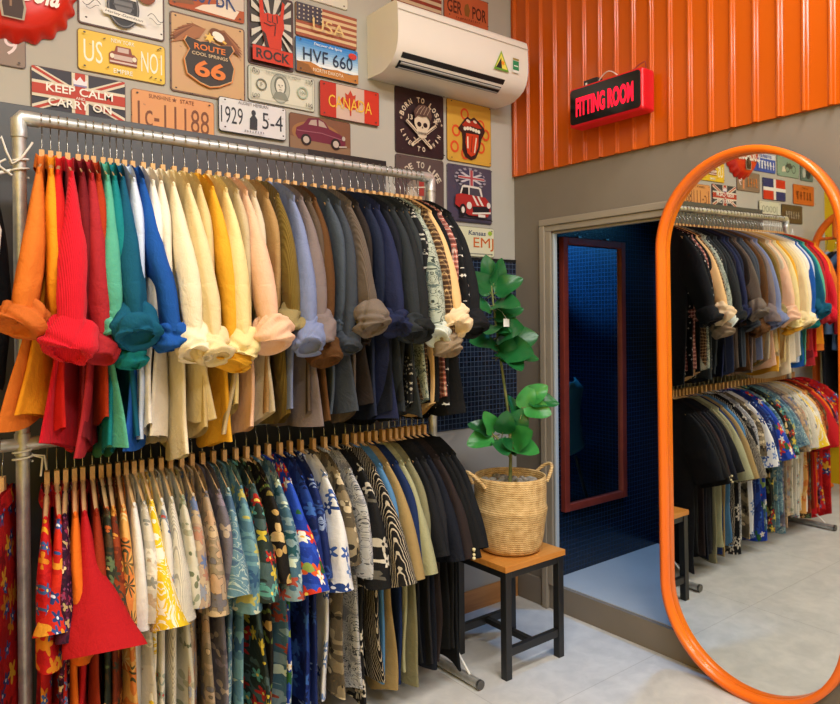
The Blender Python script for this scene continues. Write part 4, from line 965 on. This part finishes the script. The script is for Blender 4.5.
def build_shirt(i, lst, z, rg, kind):
    k, short, desc, mat, op = lst[i]
    pv = lst[i-1][1] if i else None; nx = lst[i+1][1] if i+1 < len(lst) else None
    pv_, nx_ = [q and q.replace(' shirt', '').replace(' tee', '') for q in (pv, nx)]
    tier = 'upper' if kind == 'long' else 'lower'
    where = f'between {pv_} and {nx_} ones' if pv and nx else ((f'beyond the left post beside the {nx_} one' if kind != 'long' else f'nearest the left post beside the {nx_} one') if nx else f'at the right end beside the {pv_} one')
    text = f'{desc} on {tier} rail {where}'
    if len(text.split()) > 15: desc = ' '.join(desc.split()[:8]).rstrip(',')
    if len(text.split()) > 15: text = f'{desc} on {tier} rail after the {pv_} one' if pv else f'{desc} at left end of {tier} rail'
    x = rail(k); rz = op.get('rz', float(np.interp(x, [-2.2, -1.8, -1.5, -1.0, -.8], [-.2, -.14, -.1, -.05, 0]))+rg.uniform(-.03, .03)); ry = rg.uniform(-.01, .01)
    place_hanger(x, YR, z, rz, f'wooden hanger on the {tier} rail carrying the {short}', f'wooden hangers on the {tier} rail', ry)
    r = thing('shirt', text, 'shirt', (x, YR, z), rz, UG if kind == 'long' else LG)
    r.rotation_euler = (0, ry, rz)
    cm = plain(op['cc']) if 'cc' in op else mat
    if kind == 'long':
        L = op.get('L', rg.uniform(.84, .92)); torso_mesh(rg, mat, rg.uniform(.195, .208), L, .0135, .011, op.get('tail', rg.uniform(.03, .07)), rg.uniform(0, .08), rg.uniform(-.012, .012), 0, op.get('curl', rg.choice([-1, 1, 1])*rg.uniform(.02, .06) if i % 2 else 0)).build('torso', r)
        big = 'cuff' in op
        out, dx, oz = op.get('out', rg.uniform(-.035, -.015)), op.get('dx', rg.uniform(-.004, .008)), op.get('oz', rg.uniform(-.06, .02))
        w = op.get('W', .029 if big else .019)
        ctr = [(dx*.1, .21, -.315), (dx*.4, .23+out*.3, -.40), (dx*.75, .238+out*.65, -.49), (dx, .24+out, -.56+oz)]
        b, e, t = sleeve_mesh(rg, mat, -1, ctr, [.088, .075, .068, .062, .054, .038], [.0115, .021, w, w*1.05, w*1.05, w*.8]); sl = b.build('sleeve', r)
        c_ = op.get('cuff', (.022, .042, .05)); tl = rg.uniform(.0, .45) if big else .1
        cuff_mesh(rg, cm, e+t*.012, t+np.array([rg.uniform(-.35, .1), -tl, .2]), c_[0]*.98, c_[1], c_[2]*.95, 1.0).build('rolled_cuff', sl)
        ctr = [(0, .19, -.315), (0, .192, -.40), (0, .192, -.49), (0, .192, -.57)]
        b, e, t = sleeve_mesh(rg, mat, 1, ctr, [.085, .066, .056, .05, .048], [.0115, .018, .018, .018, .018]); sl = b.build('sleeve', r)
        cuff_mesh(rg, cm, e, t, .022, .044, .05, .8).build('rolled_cuff', sl)
        collar_mesh(rg, mat).build('collar', r)
    else:
        L = op.get('L', rg.uniform(.88, .97)); torso_mesh(rg, mat, rg.uniform(.198, .21), L, .0135, .012, op.get('tail', rg.uniform(.0, .03)), rg.uniform(0, .07), rg.uniform(-.012, .012), .03 if x > -1.6 else .016, rg.choice([-1, 1])*rg.uniform(.01, .04) if i % 2 else 0).build('torso', r)
        out, dx, oz = op.get('out', rg.uniform(-.02, .02)), op.get('dx', rg.uniform(-.005, .015)), op.get('oz', rg.uniform(-.05, .03))-(.045 if x > -1.25 else .0)
        w = op.get('W', rg.uniform(.024, .033))
        ctr = [(dx*.15, .212, -.31), (dx*.5, .236+out*.4, -.39), (dx, .245+out, -.47+oz)]
        b, e, t = sleeve_mesh(rg, mat, -1, ctr, [.09, .085, .082, op.get('a', .084)], [.0115, max(.021, w*.36), max(w*.75, min(w, .033)), w*1.15], .005); sl = b.build('sleeve', r)
        ctr = [(0, .182, -.31), (0, .182, -.38), (0, .182, -.45)]
        b, e, t = sleeve_mesh(rg, mat, 1, ctr, [.085, .075, .07, .07], [.0115, .018, .02, .02]); b.build('sleeve', r)
        collar_mesh(rg, mat, .07, fold='tee' not in short, dz=-.022).build('collar', r)
        if op.get('mark'):
            q = MB(); c0 = np.array([-.030, -.372, -.49])
            for du, dv in ((0, 0), (.007, .012), (-.004, .02), (.008, -.014), (-.006, -.01)): q.lathe([(.001, -.006), (.006, -.003), (.006, .003), (.001, .006)], C('#d8cca0'), tuple(c0+[du*.7, du, dv]), 8)
            q.build('embroidery', sl)
for i in range(len(U)): build_shirt(i, U, ZU, random.Random(100+i), 'long')

fl = lambda sc, cols, **k: dict(sc=sc, cols=cols, **k)
Lw = [
 (0, 'poppy floral shirt', 'poppy red floral shirt outside the left post', floral('poppy_floral', ('#a41518', '#b81d1a', 9, .5), fl(8, ['#c8801e', '#d8a02c', '#7a1014'], petals=5, presence=.6), fl(9, ['#32508a', '#2a3c70'], petals=5, size=.42, presence=.4, off=2.3, center='#d8d8e0')), dict(rz=-.34, L=1.0)),
 (35, 'red floral shirt', 'red floral shirt with yellow and blue blossoms', floral('red_floral', ('#a8161a', '#b81c1c', 9, .5), fl(9, ['#c8781e', '#d89a28', '#8a1018'], petals=5, presence=.5), fl(11, ['#3a5488', '#c04a1c'], petals=5, size=.36, presence=.4, off=3.3, center='#e0c060')), {}),
 (46, 'red hibiscus shirt', 'red hibiscus shirt with blue flowers', floral('red_hibiscus', ('#b8241a', '#c62c1c', 8, .5), fl(12, ['#32508e', '#5a78b0', '#2a3c70'], petals=5, size=.42, presence=.55, center='#d8d8e8'), fl(10, ['#d89430'], petals=3, size=.36, presence=.25, off=5.1)), dict(W=.038, dx=-.02)),
 (57, 'purple paisley shirt', 'dark purple paisley shirt', floral('purple_paisley', ('#2c1226', '#46182e', 16, .5), fl(20, ['#b09468', '#8a2a4a', '#d0b88a'], petals=3, size=.4, presence=.7, rim='#1a0a14'), fl(34, ['#7a3a5c'], petals=2, size=.3, presence=.6, off=2.0)), {}),
 (67, 'orange tee', 'plain orange tee', plain('#d8681c'), dict(L=.92)),
 (76, 'red tee', 'plain red tee with wide hanging sleeve', plain('#ad1a20'), dict(W=.08, dx=.045, out=.06, oz=-.03, a=.10)),
 (86, 'rust tee', 'dark rust tee', plain('#8a2c16'), {}),
 (95, 'forest floral shirt', 'dark green floral shirt', floral('forest_floral', ('#2c3026', '#4a3a28', 10, .5), fl(14, ['#b05a2c', '#c8a068', '#5a6a4a'], petals=5, presence=.7)), {}),
 (104, 'russet floral shirt', 'russet floral shirt', floral('russet_floral', ('#6a2c18', '#8a3a1c', 10, .5), fl(13, ['#c88a3c', '#3a3a30'], petals=6, presence=.6)), {}),
 (113, 'palm sunset shirt', 'orange cream shirt with palm fronds', floral('palm_sunset', ('#d8a25a', '#cf7a3c', 5, .52), fl(9, ['#4a4630', '#e4c68a', '#6a5a38'], petals=9, size=.55, sharp=.5, presence=.75)), {}),
 (122, 'white tee', 'plain white tee', plain('#d9d4cc'), {}),
 (131, 'pale blossom shirt', 'pale grey blossom shirt', floral('pale_blossom', ('#cfc6b4', '#bfb8a8', 9, .5), fl(14, ['#8a8a80', '#b09a80', '#e0d8c8'], petals=5, presence=.6)), {}),
 (140, 'yellow print shirt', 'bright yellow shirt with bold white shapes', lines('yellow_bold', '#e4bf2c', '#ebe4d0', '#e8e0cc', 7), dict(W=.042, dx=.03, out=.05, oz=-.02)),
 (150, 'hibiscus outline shirt', 'off-white shirt with blue grey hibiscus', floral('outline_hibiscus', '#d2cdc0', fl(11, ['#7d8a96', '#98a49a', '#5c7088'], petals=5, size=.42, presence=.6, center='#b05048')), {}),
 (160, 'cream stripe shirt', 'cream shirt with thin wavy stripes', zebra('cream_stripe', '#a8a294', '#d2cbba', 30, 2.0, .3), dict(W=.036)),
 (170, 'sage leaf shirt', 'ivory shirt with sage leaves', floral('sage_leaf', '#c9c3b0', fl(13, ['#8f957c', '#a6a48c', '#70765c'], petals=2, size=.5, sharp=.5, presence=.75)), {}),
 (181, 'mosaic shirt', 'tan and blue mosaic print shirt', floral('mosaic_print', ('#b8a284', '#a8927c', 12, .5), fl(12, ['#6a7aa0', '#b08068', '#8a8e98', '#c8b490'], petals=6, size=.5, presence=.85, rim='#8a7a6a')), dict(W=.038)),
 (191, 'patchwork shirt', 'taupe patchwork print shirt', floral('taupe_patch', ('#8f8068', '#a8927a', 9, .5), fl(10, ['#b89878', '#6e6a6e', '#c4ab88'], petals=4, size=.55, presence=.8, rim='#6a5c4a')), {}),
 (201, 'grey violet shirt', 'grey violet leaf shirt', floral('grey_violet', '#69646c', fl(12, ['#857a88', '#b0a090', '#54505c'], petals=2, size=.5, sharp=.5, presence=.8)), {}),
 (212, 'teal swirl shirt', 'teal swirl print shirt', lines('teal_swirl', '#5d7f8e', '#a4b4ae', '#46607a', 10), dict(W=.04, out=.04)),
 (222, 'aqua floral shirt', 'aqua floral shirt', floral('aqua_floral', ('#6f98a0', '#547a8c', 9, .5), fl(12, ['#b8b060', '#c8d0b8', '#3a5a78'], petals=5, presence=.6)), {}),
 (233, 'crimson garden shirt', 'crimson and green garden print shirt', floral('crimson_garden', ('#2a3430', '#465a5a', 9, .5), fl(11, ['#a82a24', '#c8b03c', '#5c9a90'], petals=5, presence=.75, center='#e0c860')), {}),
 (244, 'gold leaf shirt', 'black shirt with gold tan leaves', floral('gold_leaf', '#1f1c1a', fl(9, ['#b8965c', '#8a7a40', '#d0b480'], petals=2, size=.6, sharp=.5, presence=.8), fl(14, ['#5a6a38'], petals=2, size=.45, sharp=.5, presence=.4, off=2.2)), {}),
 (255, 'jade blossom shirt', 'jade blossom shirt', floral('jade_blossom', ('#46687c', '#7f98a0', 11, .5), fl(13, ['#c8d8c8', '#a04a3c', '#27505a'], petals=5, presence=.6)), {}),
 (266, 'blue hawaiian shirt', 'bright blue shirt with green leaves, orange and white flowers', floral('blue_hawaiian', ('#1f3a98', '#2a4cb4', 7, .5), fl(7, ['#4a7a3a', '#2c5c34', '#8aa050'], petals=2, size=.6, sharp=.45, presence=.6), fl(8, ['#d0582c', '#c83a2a'], petals=5, size=.42, presence=.35, off=4.4, center='#e8d060'), fl(11, ['#e6e2da'], petals=5, size=.4, presence=.35, off=1.7, center='#d8b040')), dict(W=.045, out=.06, dx=.02, oz=-.03)),
 (278, 'deep blue shirt', 'deep blue tropical shirt', floral('deep_blue', ('#1a2a68', '#24408a', 8, .5), fl(9, ['#3a62a8', '#14204c'], petals=6, size=.5, presence=.7)), {}),
 (289, 'navy palm shirt', 'navy palm print shirt', floral('navy_palm', '#1d2a5c', fl(9, ['#34508e', '#8a9cc0'], petals=8, size=.5, sharp=.5, presence=.7)), {}),
 (300, 'blue white shirt', 'white shirt with blue flowers', floral('blue_white', '#d8d8d8', fl(10, ['#3c5a9c', '#6a86b8', '#27407c'], petals=5, size=.45, presence=.65, center='#e0e0e8')), dict(W=.036, out=.03)),
 (312, 'beige fern shirt', 'beige fern print shirt', floral('beige_fern', ('#5a5040', '#8a7c62', 10, .5), fl(12, ['#c8b898', '#2c2822'], petals=2, size=.5, sharp=.5, presence=.75)), {}),
 (323, 'grey toile shirt', 'grey and white toile shirt', lines('grey_toile', '#b4b4b4', '#4c4e54', '#84868c', 13), {}),
 (334, 'ink blossom shirt', 'black and cream blossom shirt', floral('ink_blossom', '#1a1a1c', fl(10, ['#b8b0a0', '#d0c8b8', '#5c5850'], petals=5, presence=.7, center='#2a2a2a')), {}),
 (345, 'zebra shirt', 'black shirt with cream squiggle stripes', zebra('squiggle', '#b8ac98', '#1c1a1a', 17, 4.5, .2, .15), dict(W=.045, out=.07, dx=.02, oz=-.03)),
 (354, 'sky blue shirt', 'sky blue shirt', plain('#4e7ca6'), {}),
 (361, 'khaki shirt', 'plain khaki shirt', plain('#9a8256'), dict(out=.06)),
 (369, 'marine shirt', 'plain marine blue shirt', plain('#1d2c54'), {}),
 (377, 'sage tee', 'pale sage tee', plain('#9b9a78'), dict(out=.06, L=.9)),
 (386, 'moss tee', 'dull moss tee', plain('#7e7a5e'), {}),
 (394, 'soft black tee', 'soft black tee', plain('#1b1c20'), dict(out=.05)),
 (401, 'washed black tee', 'washed black tee', plain('#242428'), {}),
 (408, 'blue black tee', 'blue black tee', plain('#191c26'), dict(out=.05)),
 (415, 'brown black shirt', 'brown black shirt', plain('#2c2424'), dict(out=.05)),
 (422, 'pitch black shirt', 'pitch black shirt', plain('#151618'), dict(out=.06)),
 (429, 'embroidered black shirt', 'black shirt with small cream embroidery on the sleeve', plain('#1a1a1c'), dict(out=.06, mark=True)),
 (436, 'raven shirt', 'raven black shirt', plain('#181a1e'), dict(out=.05, W=.036)),
]
for i in range(len(Lw)): build_shirt(i, Lw, ZL_, random.Random(300+i), 'short')

# ------------------------------------------------------------------ things at the left edge
bg = thing('tote_bag', 'black cloth bag hanging beside the left post on a white cord', 'bag', (XA-.06, YR-.03, 1.62))
P = []
for v in np.linspace(0, 1, 16):
    t = np.arange(24)*2*PI/24; w = .06+.03*math.sin(v*PI*.8); P.append(np.stack([w*np.cos(t)*(1+.06*np.sin(5*t+v*6))-.06, .05*np.sin(t)*(1+.1*np.sin(3*t+4*v)), .12-.52*v+.02*np.sin(3*t)], 1))
b = MB(); b.grid(np.array(P), plain('#15161a'), wrapu=True); b.build('body', bg)
b = MB(); b.tube([(-.06, -.055, .12), (-.03, -.06, .1), (.0, -.065, -.0), (-.01, -.07, -.1), (-.03, -.07, -.2), (-.04, -.07, -.28)], .004, M_cord, 8); b.build('drawstring', bg)
b = MB(); b.tube([(-.06, 0, .12), (-.02, 0, .15), (.04, .03, .175)], .005, M_cord, 8); b.build('strap', bg)
cdn = thing('white_cord', 'white cord looped and knotted around the left post', 'cord', (XA, YR, 1.78))
b = MB(); b.tube([(.022*math.cos(t), .022*math.sin(t), .004*t) for t in np.linspace(0, 4*PI, 40)], .003, M_cord, 6)
b.tube([(-.02, -.012, .0), (-.05, -.02, .02), (-.06, -.02, .07), (-.045, -.02, .1), (-.033, -.02, .06), (-.02, -.02, .03), (.0, -.024, .045), (.022, -.02, .08), (.03, -.018, .095)], .0032, M_cord, 6)
b.tube([(-.05, -.02, .03), (-.035, -.022, .04)], .003, M_cord, 6); b.build('knotted_cord', cdn)
tie = thing('white_cord', 'white cord tied round the left post at the lower rail', 'cord', (XA, YR, ZL_-.03))
b = MB(); b.tube([(.024*math.cos(t), .024*math.sin(t), .003*t-.02) for t in np.linspace(0, 4*PI, 40)], .003, M_cord, 6); b.tube([(.02, -.014, 0), (.05, -.02, -.005), (.055, -.02, -.045)], .003, M_cord, 6); b.tube([(.02, -.014, 0), (.045, -.024, -.01), (.04, -.024, -.06)], .003, M_cord, 6); b.build('knotted_cord', tie)

# ------------------------------------------------------------------ orange arch rack by the yellow wall (seen in the mirror)
ax_, ay_ = -3.05, -.38
arr = thing('arch_rack', 'orange arch shaped clothes rack by the yellow wall, seen in the mirror', 'clothes rack', (ax_, ay_, 0))
b = MB(); pp = [(0, .3, .03)]+[(0, .3*math.cos(t), 1.755+.3*math.sin(t)) for t in np.linspace(0, PI, 24)]+[(0, -.3, .03)]
b.tube(pp, .026, M_orange_fr, 12); b.build('arch', arr)
b = MB(); b.tube([(0, -.3, 1.86), (0, .3, 1.86)], .012, M_orange_fr, 10); b.build('rail', arr)
b = MB(); b.tube([(0, .15, 1.86), (0, .15, 2.02)], .022, M_orange_fr, 10); b.build('upright', arr)
for sy in (-1, 1):
    b = MB(); b.tube([(-.2, sy*.3, .021), (.25, sy*.3, .021)], .02, M_orange_fr, 10); b.build('foot', arr)
AR = [(-.9+.0, 'pale denim', '#8aa0bc'), (0, 'black', '#1b1c20'), (0, 'faded blue', '#4c6484'), (0, 'dark red', '#8a1c22'), (0, 'indigo', '#243450'), (0, 'washed blue', '#6c84a4'), (0, 'brown', '#4a3628'), (0, 'grey', '#6a6a6c')]
for i, (_, nm, hx_) in enumerate(AR):
    yv = ay_+.215-i*.06; rg = random.Random(900+i); mt = plain(hx_)
    place_hanger(ax_, yv, 1.862, PI/2+.05, f'wooden hanger on the orange arch rack carrying the {nm} jacket', 'wooden hangers on the orange arch rack')
    r = thing('jacket', f'{nm} jacket on the orange arch rack, seen in the mirror', 'jacket', (ax_, yv, 1.862), PI/2+.05, 'jackets on the orange arch rack')
    torso_mesh(rg, mt, .2, 1.1 if i % 2 else .8, .02, .012).build('torso', r)
    for sd in (-1, 1):
        bq, e, t = sleeve_mesh(rg, mt, sd, [(0, .2, -.315), (0, .21, -.42), (0, .21, -.55), (0, .21, -.68)], [.085, .066, .056, .05, .048], [.011, .024, .026, .026, .026]); bq.build('sleeve', r)
    collar_mesh(rg, mt).build('collar', r)

# ------------------------------------------------------------------ light
def area(name, loc, size, sy, power, col, rot=(0, 0, 0)):
    l = bpy.data.lights.new(name, 'AREA'); l.shape = 'RECTANGLE'; l.size = size; l.size_y = sy; l.energy = power; l.color = col
    o = bpy.data.objects.new(name, l); COL.objects.link(o); o.location = loc; o.rotation_euler = rot; return o
WARM = (1, .985, .96)
for x, y_, pw in ((-.9, -1.9, 34), (-2.4, -1.9, 34), (-.9, -3.5, 44), (-2.4, -3.5, 44)):
    area('ceiling_light', (x, y_, ZC-.03), 1.2, .28, pw, WARM)
def spot(name, loc, aim, power, col, cone, blend=.6):
    l = bpy.data.lights.new(name, 'SPOT'); l.energy = power; l.color = col; l.spot_size = math.radians(cone); l.spot_blend = blend; l.shadow_soft_size = .06
    o = bpy.data.objects.new(name, l); COL.objects.link(o); o.location = loc; o.rotation_euler = (Vector(aim)-Vector(loc)).to_track_quat('-Z', 'Y').to_euler()
BLUE = (.09, .42, 1.0)
spot('fitting_light', (.45, -.72, FZ-.05), (.40, -.72, 0), 62, (.10, .44, 1.0), 60)
spot('fitting_light', (.2, -1.25, FZ-.06), (.91, -.74, 1.8), 420, (.11, .52, .8), 38)
w = bpy.data.worlds.new('world'); S.world = w; w.use_nodes = True
w.node_tree.nodes['Background'].inputs[0].default_value = (.9, .93, 1, 1); w.node_tree.nodes['Background'].inputs[1].default_value = .3
S.view_settings.view_transform = 'Standard'; S.view_settings.look = 'None'; S.view_settings.exposure = .1; S.view_settings.gamma = 1
S.cycles.max_bounces = 8; S.cycles.diffuse_bounces = 4; S.cycles.use_denoising = True
